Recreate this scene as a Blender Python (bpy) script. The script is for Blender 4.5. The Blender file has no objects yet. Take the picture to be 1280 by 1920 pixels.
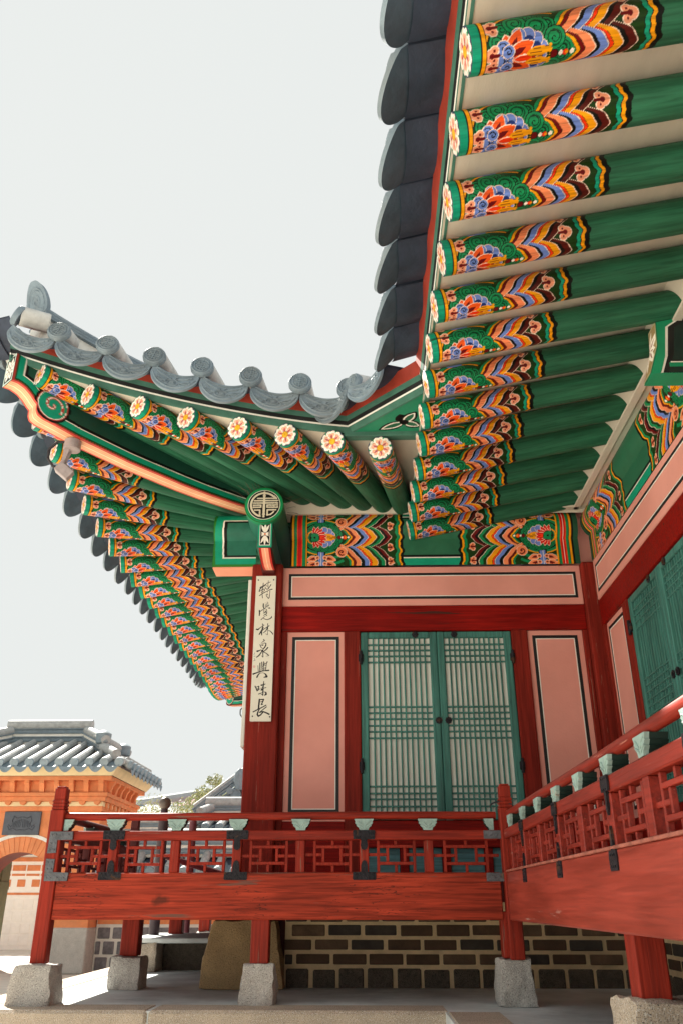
import bpy, math, random
import numpy as np
from mathutils import Vector, Matrix, noise

random.seed(7)
rng = np.random.default_rng(7)
SC = bpy.context.scene
COL = SC.collection
PI = math.pi

# ------------------------------------------------------------------ camera
F_PX, PITCH, YAW = 1550.3, 0.44104, -0.02523
cam_d = bpy.data.cameras.new('camera')
cam = bpy.data.objects.new('camera', cam_d)
COL.objects.link(cam)
cam_d.sensor_fit = 'VERTICAL'
cam_d.sensor_height = 36.0
cam_d.lens = 36.0 * F_PX / 1920.0
cam_d.clip_start = 0.05
cam_d.clip_end = 2000.0
cam.rotation_euler = (PI / 2 + PITCH, 0, -YAW)
cam.location = (0, 0, 0)
SC.camera = cam

# ------------------------------------------------------------------ sky, sun, exposure
SUN_EL, SUN_AZ = math.radians(44), math.radians(-30)      # azimuth from +Y towards +X: behind the hall, to the left
w = bpy.data.worlds.new('World')
SC.world = w
w.use_nodes = True
nt = w.node_tree
nt.nodes.clear()
wo = nt.nodes.new('ShaderNodeOutputWorld')
bg = nt.nodes.new('ShaderNodeBackground')
sky = nt.nodes.new('ShaderNodeTexSky')
sky.sky_type = 'NISHITA'
sky.sun_disc = False
sky.sun_elevation = SUN_EL
sky.sun_rotation = SUN_AZ
sky.air_density = 1.0
sky.dust_density = 3.0
veil = nt.nodes.new('ShaderNodeMix')
veil.data_type = 'RGBA'
veil.inputs[0].default_value = 0.999               # thin white overcast in front of the blue
veil.inputs[7].default_value = (2.72, 2.81, 2.76, 1)
nt.links.new(sky.outputs[0], veil.inputs[6])
nt.links.new(veil.outputs[2], bg.inputs[0])
bg.inputs[1].default_value = 0.10
nt.links.new(bg.outputs[0], wo.inputs[0])
sun_d = bpy.data.lights.new('sun', 'SUN')
sun_d.energy = 5.0
sun_d.angle = math.radians(1.2)
sun_d.color = (1.0, 0.95, 0.86)
sun = bpy.data.objects.new('sun', sun_d)
COL.objects.link(sun)
sd = Vector((math.sin(SUN_AZ) * math.cos(SUN_EL), math.cos(SUN_AZ) * math.cos(SUN_EL), math.sin(SUN_EL)))
sun.rotation_euler = sd.to_track_quat('Z', 'Y').to_euler()
sun.location = (-20, 20, 30)
SC.view_settings.view_transform = 'Standard'
SC.view_settings.look = 'None'
SC.view_settings.exposure = 1.6
SC.view_settings.gamma = 1.0
SC.view_settings.use_curve_mapping = False
SC.cycles.max_bounces = 8
SC.cycles.diffuse_bounces = 5

# ------------------------------------------------------------------ helpers: measuring
_R = np.array([[math.cos(YAW), -math.sin(YAW), 0],
               [0, 0, 0], [math.sin(YAW) * math.cos(PITCH), math.cos(YAW) * math.cos(PITCH), math.sin(PITCH)]])
_R[1] = np.cross(_R[2], _R[0])


def ray(x, y):
    return _R.T @ np.array([(x - 640) / F_PX, (y - 960) / F_PX, 1.0])


def onY(x, y, Y):
    d = ray(x, y)
    return d * Y / d[1]


def onX(x, y, X):
    d = ray(x, y)
    return d * X / d[0]


def lin(h):
    h = h.lstrip('#')
    o = []
    for i in (0, 2, 4):
        c = int(h[i:i + 2], 16) / 255
        o.append(c / 12.92 if c < 0.04045 else ((c + 0.055) / 1.055) ** 2.4)
    return tuple(o)


# ------------------------------------------------------------------ helpers: materials
def N(nt, t, **kw):
    n = nt.nodes.new(t)
    for k, v in kw.items():
        setattr(n, k, v)
    return n


MATS = {}


def mat(name, col=(0.5, 0.5, 0.5), rough=0.6, var=0.18, scale=6.0, stretch=(1, 1, 1), bump=0.15, bscale=40.0,
        attr=False, chips=None, chip_amt=0.62, chip_scale=9.0, cracks=0.0, spec=0.35, speck=None, dust=None, rand=0.0, knots=None, grain=0.17):
    """procedural surface: large soft variation, fine bump, optional paint chips, cracks along the grain and speckles"""
    if name in MATS:
        return MATS[name]
    m = bpy.data.materials.new(name)
    m.use_nodes = True
    nt = m.node_tree
    L = nt.links.new
    b = nt.nodes['Principled BSDF']
    b.inputs['Roughness'].default_value = rough
    b.inputs['Specular IOR Level'].default_value = spec
    tc = N(nt, 'ShaderNodeTexCoord')
    mp = N(nt, 'ShaderNodeMapping')
    mp.inputs['Scale'].default_value = stretch
    src = tc.outputs['Object']
    oi = None
    if rand > 0:                                          # every copy gets its own tone and its own patch of the noise
        oi = N(nt, 'ShaderNodeObjectInfo')
        sc_ = N(nt, 'ShaderNodeMath', operation='MULTIPLY')
        sc_.inputs[1].default_value = 37.0
        L(oi.outputs['Random'], sc_.inputs[0])
        ad = N(nt, 'ShaderNodeVectorMath', operation='ADD')
        L(src, ad.inputs[0])
        L(sc_.outputs[0], ad.inputs[1])
        src = ad.outputs[0]
    L(src, mp.inputs[0])
    n1 = N(nt, 'ShaderNodeTexNoise')
    n1.inputs['Scale'].default_value = scale
    n1.inputs['Detail'].default_value = 6
    n1.inputs['Roughness'].default_value = 0.62
    L(mp.outputs[0], n1.inputs['Vector'])
    mr = N(nt, 'ShaderNodeMapRange')
    mr.inputs[1].default_value = 0.34
    mr.inputs[2].default_value = 0.66
    mr.inputs[3].default_value = 1 - var
    mr.inputs[4].default_value = 1 + var
    L(n1.outputs[0], mr.inputs[0])
    mul = N(nt, 'ShaderNodeVectorMath', operation='SCALE')
    if attr:
        at = N(nt, 'ShaderNodeAttribute')
        at.attribute_name = 'Col'
        L(at.outputs['Color'], mul.inputs[0])
    else:
        mul.inputs[0].default_value = col[:3]
    fac = mr.outputs[0]

    def times(a, b):
        q = N(nt, 'ShaderNodeMath', operation='MULTIPLY')
        L(a, q.inputs[0])
        L(b, q.inputs[1])
        return q.outputs[0]
    if min(stretch) < 1 and grain > 0:                    # fine dark grain along the timber
        ng = N(nt, 'ShaderNodeTexNoise')
        ng.inputs['Scale'].default_value = scale * 2.6
        ng.inputs['Detail'].default_value = 5
        ng.inputs['Distortion'].default_value = 0.4
        L(mp.outputs[0], ng.inputs['Vector'])
        rg_ = N(nt, 'ShaderNodeMapRange')
        rg_.inputs[1].default_value = 0.36
        rg_.inputs[2].default_value = 0.56
        rg_.inputs[3].default_value = 1 - grain * 1.6
        rg_.inputs[4].default_value = 1 + grain * 0.25
        L(ng.outputs[0], rg_.inputs[0])
        fac = times(fac, rg_.outputs[0])
        nb = N(nt, 'ShaderNodeTexNoise')                  # broad fading
        nb.inputs['Scale'].default_value = 1.3
        nb.inputs['Detail'].default_value = 3
        L(src, nb.inputs['Vector'])
        rb_ = N(nt, 'ShaderNodeMapRange')
        rb_.inputs[1].default_value = 0.35
        rb_.inputs[2].default_value = 0.65
        rb_.inputs[3].default_value = 0.84
        rb_.inputs[4].default_value = 1.12
        L(nb.outputs[0], rb_.inputs[0])
        fac = times(fac, rb_.outputs[0])
    if oi is not None:
        ro = N(nt, 'ShaderNodeMapRange')
        ro.inputs[3].default_value = 1 - rand
        ro.inputs[4].default_value = 1 + rand
        L(oi.outputs['Random'], ro.inputs[0])
        fac = times(fac, ro.outputs[0])
    L(fac, mul.inputs['Scale'])
    out = mul.outputs[0]

    def over(fac, c, src):
        mx = N(nt, 'ShaderNodeMix', data_type='RGBA')
        L(fac, mx.inputs[0])
        L(src, mx.inputs[6])
        mx.inputs[7].default_value = (*c[:3], 1)
        return mx.outputs[2]

    def thr(src, a, bb):
        r = N(nt, 'ShaderNodeMapRange')
        r.inputs[1].default_value = a
        r.inputs[2].default_value = bb
        L(src, r.inputs[0])
        return r.outputs[0]
    if cracks > 0:
        n2 = N(nt, 'ShaderNodeTexNoise')
        n2.inputs['Scale'].default_value = 3.2
        n2.inputs['Detail'].default_value = 4
        mp2 = N(nt, 'ShaderNodeMapping')
        mp2.inputs['Scale'].default_value = tuple(1.0 if s < 1 else 9.0 for s in stretch) if min(stretch) < 1 else (1, 9, 9)
        L(src, mp2.inputs[0])
        L(mp2.outputs[0], n2.inputs['Vector'])
        sb = N(nt, 'ShaderNodeMath', operation='SUBTRACT')
        sb.inputs[1].default_value = 0.5
        L(n2.outputs[0], sb.inputs[0])
        ab = N(nt, 'ShaderNodeMath', operation='ABSOLUTE')
        L(sb.outputs[0], ab.inputs[0])
        r = N(nt, 'ShaderNodeMapRange')
        r.inputs[1].default_value = 0.0
        r.inputs[2].default_value = 0.012
        r.inputs[3].default_value = cracks
        r.inputs[4].default_value = 0.0
        L(ab.outputs[0], r.inputs[0])
        n3 = N(nt, 'ShaderNodeTexNoise')
        n3.inputs['Scale'].default_value = 2.6
        L(src, n3.inputs['Vector'])
        mm = N(nt, 'ShaderNodeMath', operation='MULTIPLY')
        L(r.outputs[0], mm.inputs[0])
        L(thr(n3.outputs[0], 0.48, 0.62), mm.inputs[1])
        out = over(mm.outputs[0], (0.02, 0.012, 0.01), out)
    if knots is not None:
        vo = N(nt, 'ShaderNodeTexVoronoi')
        vo.inputs['Scale'].default_value = knots
        mk = N(nt, 'ShaderNodeMapping')
        mk.inputs['Scale'].default_value = tuple(0.75 if s < 1 else 1.3 for s in stretch)
        L(src, mk.inputs[0])
        nd = N(nt, 'ShaderNodeTexNoise')
        nd.inputs['Scale'].default_value = 16
        L(src, nd.inputs['Vector'])
        av = N(nt, 'ShaderNodeVectorMath', operation='MULTIPLY_ADD')
        av.inputs[1].default_value = (0.06, 0.06, 0.06)
        L(nd.outputs['Color'], av.inputs[0])
        L(mk.outputs[0], av.inputs[2])
        L(av.outputs[0], vo.inputs['Vector'])
        r = N(nt, 'ShaderNodeMapRange')
        r.inputs[1].default_value = 0.075
        r.inputs[2].default_value = 0.13
        r.inputs[3].default_value = 0.75
        r.inputs[4].default_value = 0.0
        L(vo.outputs['Distance'], r.inputs[0])
        out = over(r.outputs[0], (0.06, 0.02, 0.012), out)
    if chips is not None:
        n4 = N(nt, 'ShaderNodeTexNoise')
        n4.inputs['Scale'].default_value = chip_scale
        n4.inputs['Detail'].default_value = 9
        n4.inputs['Roughness'].default_value = 0.68
        L(mp.outputs[0], n4.inputs['Vector'])
        out = over(thr(n4.outputs[0], chip_amt, chip_amt + 0.03), chips, out)
    if speck is not None:
        for s, (c, lo) in zip((260.0, 170.0), speck):
            v = N(nt, 'ShaderNodeTexNoise')
            v.inputs['Scale'].default_value = s
            v.inputs['Detail'].default_value = 2
            L(src, v.inputs['Vector'])
            out = over(thr(v.outputs[0], lo, lo + 0.06), c, out)
    if dust is not None:
        n5 = N(nt, 'ShaderNodeTexNoise')
        n5.inputs['Scale'].default_value = 1.7
        n5.inputs['Detail'].default_value = 7
        L(src, n5.inputs['Vector'])
        mm = N(nt, 'ShaderNodeMath', operation='MULTIPLY')
        mm.inputs[1].default_value = dust[1]
        L(thr(n5.outputs[0], 0.42, 0.7), mm.inputs[0])
        out = over(mm.outputs[0], dust[0], out)
    L(out, b.inputs['Base Color'])
    if bump > 0:
        n6 = N(nt, 'ShaderNodeTexNoise')
        n6.inputs['Scale'].default_value = bscale
        n6.inputs['Detail'].default_value = 5
        L(mp.outputs[0], n6.inputs['Vector'])
        bp = N(nt, 'ShaderNodeBump')
        bp.inputs['Strength'].default_value = bump
        bp.inputs['Distance'].default_value = 0.01
        L(n6.outputs[0], bp.inputs['Height'])
        L(bp.outputs[0], b.inputs['Normal'])
        rr = N(nt, 'ShaderNodeMapRange')
        rr.inputs[3].default_value = max(0.05, rough - 0.12)
        rr.inputs[4].default_value = min(1, rough + 0.12)
        L(n1.outputs[0], rr.inputs[0])
        L(rr.outputs[0], b.inputs['Roughness'])
    MATS[name] = m
    return m


RED = (0.29, 0.026, 0.013)
WX_, WY_, WZ_ = (0.6, 14, 14), (14, 0.6, 14), (14, 14, 0.6)
WEAR = (0.20, 0.11, 0.08)
M_red_x = mat('red_paint_along_x', RED, 0.5, 0.28, 2.2, WX_, 0.25, 9, chips=WEAR, chip_amt=0.62, chip_scale=3.0, cracks=0.5, spec=0.15)
M_red_y = mat('red_paint_along_y', RED, 0.42, 0.22, 2.2, WY_, 0.2, 9, chips=(0.5, 0.2, 0.15), chip_amt=0.64, chip_scale=3.0)
M_red_z = mat('red_paint_along_z', RED, 0.5, 0.24, 2.2, WZ_, 0.25, 9, chips=WEAR, chip_amt=0.63, chip_scale=3.0, spec=0.15)
M_red_wall = mat('red_paint_wall', (0.25, 0.008, 0.005), 0.5, 0.22, 2.2, WX_, 0.22, 9, chips=(0.06, 0.02, 0.015), chip_amt=0.63, chip_scale=1.4, spec=0.1, knots=1.7)
M_red_col = mat('red_paint_column', (0.22, 0.019, 0.011), 0.6, 0.25, 2.2, WZ_, 0.25, 9, chips=(0.32, 0.17, 0.12), chip_amt=0.64, chip_scale=1.6, cracks=0.6, spec=0.12, grain=0.11)
M_red_beam = mat('weathered_red_beam', (0.36, 0.042, 0.019), 0.65, 0.34, 2.0, WX_, 0.4, 7, chips=(0.17, 0.075, 0.055), chip_amt=0.60, chip_scale=1.5, cracks=0.95, spec=0.15, knots=2.6, grain=0.26)
M_red_gloss = mat('glossy_red_beam', (0.37, 0.055, 0.034), 0.33, 0.18, 1.6, WY_, 0.12, 6, chips=(0.62, 0.42, 0.36), chip_amt=0.64, chip_scale=1.2, spec=0.5, grain=0.12, knots=1.1)
M_red_dull = mat('dark_red_paint', (0.09, 0.009, 0.008), 0.6, 0.2, 3, WZ_, 0.2)
M_pink = mat('salmon_plaster_paint', (0.78, 0.345, 0.28), 0.7, 0.06, 1.5, (1, 1, 1), 0.10, 60, dust=((0.64, 0.25, 0.19), 0.45), chips=(0.60, 0.30, 0.25), chip_amt=0.66, chip_scale=5)
M_black = mat('black_line_paint', (0.012, 0.013, 0.013), 0.5, 0.2, 8, (1, 1, 1), 0.05)
M_white = mat('white_line_paint', (0.82, 0.81, 0.74), 0.6, 0.08, 8, (1, 1, 1), 0.05)
M_teal = mat('teal_door_paint', (0.055, 0.20, 0.165), 0.55, 0.22, 2.2, WZ_, 0.25, 9, chips=(0.12, 0.30, 0.26), chip_amt=0.68)
M_teal_l = mat('pale_teal_paint', (0.30, 0.42, 0.38), 0.6, 0.2, 9, (1, 1, 1), 0.35, 60, chips=(0.42, 0.38, 0.32), chip_amt=0.62)
M_dgreen = mat('dark_teal_paint', (0.012, 0.03, 0.024), 0.6, 0.2, 9, (1, 1, 1), 0.2, 60)
M_green = mat('green_eave_paint', (0.06, 0.17, 0.125), 0.55, 0.16, 3, (3, 3, 3), 0.12)
M_green_b = mat('bright_green_paint', (0.012, 0.30, 0.14), 0.5, 0.12, 5, (1, 1, 1), 0.08)
M_eave_red = mat('eave_red_paint', (0.36, 0.045, 0.025), 0.6, 0.2, 5, (1, 1, 1), 0.15)
M_cream = mat('cream_soffit', (0.70, 0.64, 0.53), 0.75, 0.07, 1.6, (4, 1, 1), 0.15, 30, dust=((0.50, 0.43, 0.34), 0.22))
M_paper = mat('window_paper', (0.78, 0.78, 0.71), 0.8, 0.08, 3, (1, 1, 1), 0.05)
M_iron = mat('black_iron', (0.018, 0.016, 0.020), 0.5, 0.4, 30, (1, 1, 1), 0.6, 90, chips=(0.07, 0.035, 0.02), chip_amt=0.58, spec=0.2)
M_iron_l = mat('grey_iron', (0.10, 0.105, 0.118), 0.45, 0.35, 20, (1, 1, 1), 0.5, 90, chips=(0.10, 0.07, 0.05), chip_amt=0.60, spec=0.5)
M_tile = mat('grey_roof_tile', (0.18, 0.235, 0.275), 0.55, 0.16, 10, (1, 1, 1), 0.25, 50, dust=((0.30, 0.32, 0.31), 0.35), rand=0.14)
M_tile_d = mat('dark_roof_tile', (0.034, 0.047, 0.074), 0.55, 0.25, 6, (1, 1, 1), 0.3, 40, chips=(0.22, 0.14, 0.08), chip_amt=0.66, chip_scale=5, rand=0.15)
M_tile_b = mat('dark_tile_back', (0.066, 0.105, 0.145), 0.6, 0.25, 6, (1, 1, 1), 0.3, 40, rand=0.15)  # backs of the drip tiles, darker and bluer than their faces
M_tile_l = mat('sunlit_limed_tile', (0.55, 0.55, 0.52), 0.7, 0.2, 7, (1, 1, 1), 0.25, 40, rand=0.1)  # lime coat on the tile bodies, made paler to look sunlit
M_lime = mat('lime_mortar', (0.72, 0.70, 0.64), 0.85, 0.1, 8, (1, 1, 1), 0.4, 30)
GS = (((0.09, 0.08, 0.07), 0.57), ((0.66, 0.62, 0.56), 0.58))
M_gran = mat('granite', (0.47, 0.44, 0.40), 0.85, 0.12, 6, (1, 1, 1), 0.7, 90, speck=GS)
M_gran_t = mat('tan_granite', (0.50, 0.41, 0.31), 0.85, 0.12, 6, (1, 1, 1), 0.7, 90, speck=GS)
M_gran_y = mat('ochre_granite', (0.42, 0.285, 0.14), 0.85, 0.15, 6, (1, 1, 1), 0.7, 90, speck=(((0.05, 0.035, 0.02), 0.58), ((0.34, 0.26, 0.14), 0.60)))
M_slab = mat('worn_paving_slab', (0.60, 0.64, 0.63), 0.7, 0.22, 3, (1, 1, 1), 0.3, 40, dust=((0.50, 0.51, 0.48), 0.5))
M_brick = mat('dark_clay_brick', (0.095, 0.056, 0.033), 0.85, 0.25, 8, (1, 1, 1), 0.5, 60)
M_brick2 = mat('brown_clay_brick', (0.14, 0.088, 0.052), 0.85, 0.3, 8, (1, 1, 1), 0.5, 60)
M_brick3 = mat('grey_clay_brick', (0.062, 0.050, 0.040), 0.85, 0.3, 8, (1, 1, 1), 0.5, 60)
M_mortar = mat('ochre_mortar', (0.74, 0.56, 0.33), 0.9, 0.16, 6, (1, 1, 1), 0.5, 70, dust=((0.42, 0.31, 0.18), 0.55))
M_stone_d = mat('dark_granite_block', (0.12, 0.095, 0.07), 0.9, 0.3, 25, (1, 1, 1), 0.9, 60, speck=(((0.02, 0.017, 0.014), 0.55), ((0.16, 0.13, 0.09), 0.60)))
M_orange = mat('orange_brick', (0.66, 0.22, 0.085), 0.8, 0.14, 5, (1, 1, 1), 0.25, 50, dust=((0.72, 0.32, 0.16), 0.35))
M_yellowp = mat('pale_yellow_plaster', (0.72, 0.58, 0.34), 0.85, 0.08, 4, (1, 1, 1), 0.1)
M_ground = mat('pale_sand_ground', (0.64, 0.59, 0.51), 0.95, 0.1, 3, (1, 1, 1), 0.5, 120)
M_paint = mat('dancheong_paint', rough=0.5, var=0.10, scale=9, attr=True, bump=0.08, bscale=70, spec=0.2)
M_paint_g = mat('dancheong_wood', rough=0.5, var=0.20, scale=2.2, stretch=(0.7, 12, 12), attr=True, bump=0.15, bscale=8, spec=0.2, chips=(0.016, 0.045, 0.028), chip_amt=0.66, chip_scale=1.4, rand=0.09, grain=0.16)
M_leaf = mat('yellow_green_leaf', (0.24, 0.27, 0.13), 0.6, 0.35, 3, (1, 1, 1), 0.0)
M_leaf2 = mat('bright_leaf', (0.36, 0.36, 0.19), 0.6, 0.3, 3, (1, 1, 1), 0.0)
M_bark = mat('tree_bark', (0.12, 0.085, 0.06), 0.9, 0.3, 8, (1, 1, 0.3), 0.6)
M_lamp = mat('lamp_housing', (0.36, 0.30, 0.29), 0.45, 0.15, 20, (1, 1, 1), 0.1, spec=0.5)
M_wire = mat('black_rubber', (0.03, 0.028, 0.032), 0.5, 0.1, 20, (1, 1, 1), 0.0)
M_bronze = mat('dark_bronze', (0.10, 0.075, 0.06), 0.4, 0.2, 12, (1, 1, 1), 0.2, spec=0.5)


# ------------------------------------------------------------------ helpers: meshes
class MB:
    def __init__(self, M=None):
        self.v, self.f, self.m, self.M = [], [], [], M

    def add(self, vs, fs, m=0):
        o = len(self.v)
        self.v += [tuple(p) for p in vs]
        self.f += [tuple(i + o for i in q) for q in fs]
        self.m += [m] * len(fs)
        return self

    def box(self, x0, x1, y0, y1, z0, z1, b=0.004, m=0, M=None):
        c = [(x0 + x1) / 2, (y0 + y1) / 2, (z0 + z1) / 2]
        h = [abs(x1 - x0) / 2, abs(y1 - y0) / 2, abs(z1 - z0) / 2]
        b = min(b, min(h) * 0.45)
        vs, idx = [], {}
        for sx in (-1, 1):
            for sy in (-1, 1):
                for sz in (-1, 1):
                    s = (sx, sy, sz)
                    for a in range(3):
                        p = [c[k] + s[k] * (h[k] - (0 if k == a else b)) for k in range(3)]
                        idx[(s, a)] = len(vs)
                        vs.append(Vector(p))
        fs = []
        for a in range(3):
            u, w_ = [k for k in range(3) if k != a]
            for sg in (-1, 1):
                q = []
                for su, sw in ((-1, -1), (1, -1), (1, 1), (-1, 1)):
                    s = [0, 0, 0]
                    s[a], s[u], s[w_] = sg, su, sw
                    q.append(idx[(tuple(s), a)])
                fs.append(q)
        for a in range(3):                      # edges parallel to axis a
            u, w_ = [k for k in range(3) if k != a]
            for su in (-1, 1):
                for sw in (-1, 1):
                    s0, s1 = [0, 0, 0], [0, 0, 0]
                    s0[a], s1[a] = -1, 1
                    s0[u] = s1[u] = su
                    s0[w_] = s1[w_] = sw
                    fs.append([idx[(tuple(s0), u)], idx[(tuple(s1), u)], idx[(tuple(s1), w_)], idx[(tuple(s0), w_)]])
        for sx in (-1, 1):
            for sy in (-1, 1):
                for sz in (-1, 1):
                    fs.append([idx[((sx, sy, sz), a)] for a in range(3)])
        out = []
        cc = Vector(c)
        for q in fs:                            # orient outward
            n = (vs[q[1]] - vs[q[0]]).cross(vs[q[2]] - vs[q[0]])
            mid = sum((vs[i] for i in q), Vector()) / len(q)
            out.append(q if n.dot(mid - cc) > 0 else q[::-1])
        if M is not None:
            vs = [M @ p for p in vs]
        return self.add(vs, out, m)

    def prism(self, poly, a, b, axis='y', m=0):
        """polygon extruded from a to b; poly is (x,z) for axis y, (y,z) for axis x, (x,y) for axis z"""
        n = len(poly)

        def P(p, t):
            return {'y': (p[0], t, p[1]), 'x': (t, p[0], p[1]), 'z': (p[0], p[1], t)}[axis]
        vs = [P(p, a) for p in poly] + [P(p, b) for p in poly]
        area = sum(poly[i][0] * poly[(i + 1) % n][1] - poly[(i + 1) % n][0] * poly[i][1] for i in range(n))
        fs = [list(range(n)), list(range(2 * n - 1, n - 1, -1))]
        fs += [[i, n + i, n + (i + 1) % n, (i + 1) % n] for i in range(n)]
        flip = (area < 0) ^ (b < a) ^ (axis != 'y')
        if flip:
            fs = [q[::-1] for q in fs]
        return self.add(vs, fs, m)

    def tube(self, pts, r, n=10, m=0, caps=True):
        pts = [Vector(p) for p in pts]
        rs = r if isinstance(r, (list, tuple)) else [r] * len(pts)
        up = Vector((0, 0, 1))
        vs, fs = [], []
        k = len(pts)
        for i, p in enumerate(pts):
            d = (pts[min(i + 1, k - 1)] - pts[max(i - 1, 0)]).normalized()
            a = d.cross(up)
            if a.length < 1e-3:
                a = d.cross(Vector((0, 1, 0)))
            a.normalize()
            bb = a.cross(d)
            for j in range(n):
                t = 2 * PI * j / n
                vs.append(p + (a * math.cos(t) + bb * math.sin(t)) * rs[i])
        for i in range(k - 1):
            for j in range(n):
                fs.append([i * n + j, i * n + (j + 1) % n, (i + 1) * n + (j + 1) % n, (i + 1) * n + j][::-1])
        if caps:
            fs.append(list(range(n)))
            fs.append(list(range((k - 1) * n, k * n))[::-1])
            fs[-2], fs[-1] = fs[-2][::-1][::-1], fs[-1]
        return self.add(vs, fs, m)

    def lathe(self, prof, n=16, at=(0, 0, 0), m=0):
        vs, fs = [], []
        for r, z in prof:
            for j in range(n):
                t = 2 * PI * j / n
                vs.append((at[0] + r * math.cos(t), at[1] + r * math.sin(t), at[2] + z))
        for i in range(len(prof) - 1):
            for j in range(n):
                fs.append([i * n + j, i * n + (j + 1) % n, (i + 1) * n + (j + 1) % n, (i + 1) * n + j])
        fs.append(list(range(n))[::-1])
        fs.append(list(range((len(prof) - 1) * n, len(prof) * n)))
        return self.add(vs, fs, m)

    def sheet(self, G, m=0, flip=False):
        """grid of points G[i][j]"""
        a, b = len(G), len(G[0])
        vs = [p for row in G for p in row]
        fs = [[i * b + j, (i + 1) * b + j, (i + 1) * b + j + 1, i * b + j + 1] for i in range(a - 1) for j in range(b - 1)]
        if flip:
            fs = [q[::-1] for q in fs]
        return self.add(vs, fs, m)

    def loft(self, path, sec, m=0):
        """closed section (lateral, up) carried along a path"""
        n, k = len(path), len(sec)
        vs, fs = [], []
        for i, q in enumerate(path):
            d = Vector(path[min(i + 1, n - 1)]) - Vector(path[max(i - 1, 0)])
            h = Vector((d.y, -d.x, 0)).normalized()
            for a, b in sec:
                vs.append(Vector(q) + h * a + Vector((0, 0, b)))
        for i in range(n - 1):
            for j in range(k):
                fs.append([i * k + j, i * k + (j + 1) % k, (i + 1) * k + (j + 1) % k, (i + 1) * k + j])
        fs += [list(range(k)), list(range((n - 1) * k, n * k))]
        return self.add(vs, fs, m)

    def mesh(self, name, mats, smooth=35):
        me = bpy.data.meshes.new(name)
        vs = self.v if self.M is None else [tuple(self.M @ Vector(p)) for p in self.v]
        me.from_pydata(vs, [], self.f)
        for mm in (mats if isinstance(mats, (list, tuple)) else [mats]):
            me.materials.append(mm)
        me.polygons.foreach_set('material_index', self.m)
        me.polygons.foreach_set('use_smooth', [True] * len(self.f))
        me.update()
        me.set_sharp_from_angle(angle=math.radians(smooth))
        return me

    def build(self, name, mats, parent=None, smooth=35):
        return link(name, self.mesh(name, mats, smooth), parent)


def link(name, data, parent=None, M=None):
    o = bpy.data.objects.new(name, data)
    COL.objects.link(o)
    if parent is not None:
        o.parent = parent
    if M is not None:
        o.matrix_local = M
    return o


def thing(name, label, cat, group=None):
    o = link(name, None)
    o['label'], o['category'] = label, cat
    if group:
        o['group'] = group
    return o


def tag(o, label, cat, group=None):
    o['label'], o['category'] = label, cat
    if group:
        o['group'] = group
    return o


def struct(o):
    o['kind'] = 'structure'
    return o


def copy_part(o, parent, M):
    c = o.copy()
    COL.objects.link(c)
    c.parent = parent
    c.matrix_local = M
    return c


def np_mesh(name, V, F, C, mats, mi=None, smooth=True, sharp=None):
    """mesh from numpy arrays with a point colour attribute"""
    me = bpy.data.meshes.new(name)
    me.vertices.add(len(V))
    me.vertices.foreach_set('co', np.ascontiguousarray(V, np.float32).ravel())
    me.loops.add(F.size)
    me.loops.foreach_set('vertex_index', F.astype(np.int32).ravel())
    me.polygons.add(len(F))
    me.polygons.foreach_set('loop_start', np.arange(0, F.size, F.shape[1], dtype=np.int32))
    me.polygons.foreach_set('loop_total', np.full(len(F), F.shape[1], np.int32))
    for mm in (mats if isinstance(mats, (list, tuple)) else [mats]):
        me.materials.append(mm)
    if mi is not None:
        me.polygons.foreach_set('material_index', mi.astype(np.int32))
    me.polygons.foreach_set('use_smooth', np.full(len(F), smooth))
    me.update(calc_edges=True)
    if C is not None:
        ca = me.color_attributes.new('Col', 'FLOAT_COLOR', 'POINT')
        ca.data.foreach_set('color', np.concatenate([C, np.ones((len(C), 1))], 1).astype(np.float32).ravel())
    if sharp:
        me.set_sharp_from_angle(angle=math.radians(sharp))
    return me


def grid_faces(a, b, flip=False, off=0, wrap=False):
    i, j = np.meshgrid(np.arange(a - 1), np.arange(b if wrap else b - 1), indexing='ij')
    i, j = i.ravel(), j.ravel()
    j2 = (j + 1) % b
    q = np.stack([i * b + j, (i + 1) * b + j, (i + 1) * b + j2, i * b + j2], 1) + off
    return q[:, ::-1] if flip else q


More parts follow.
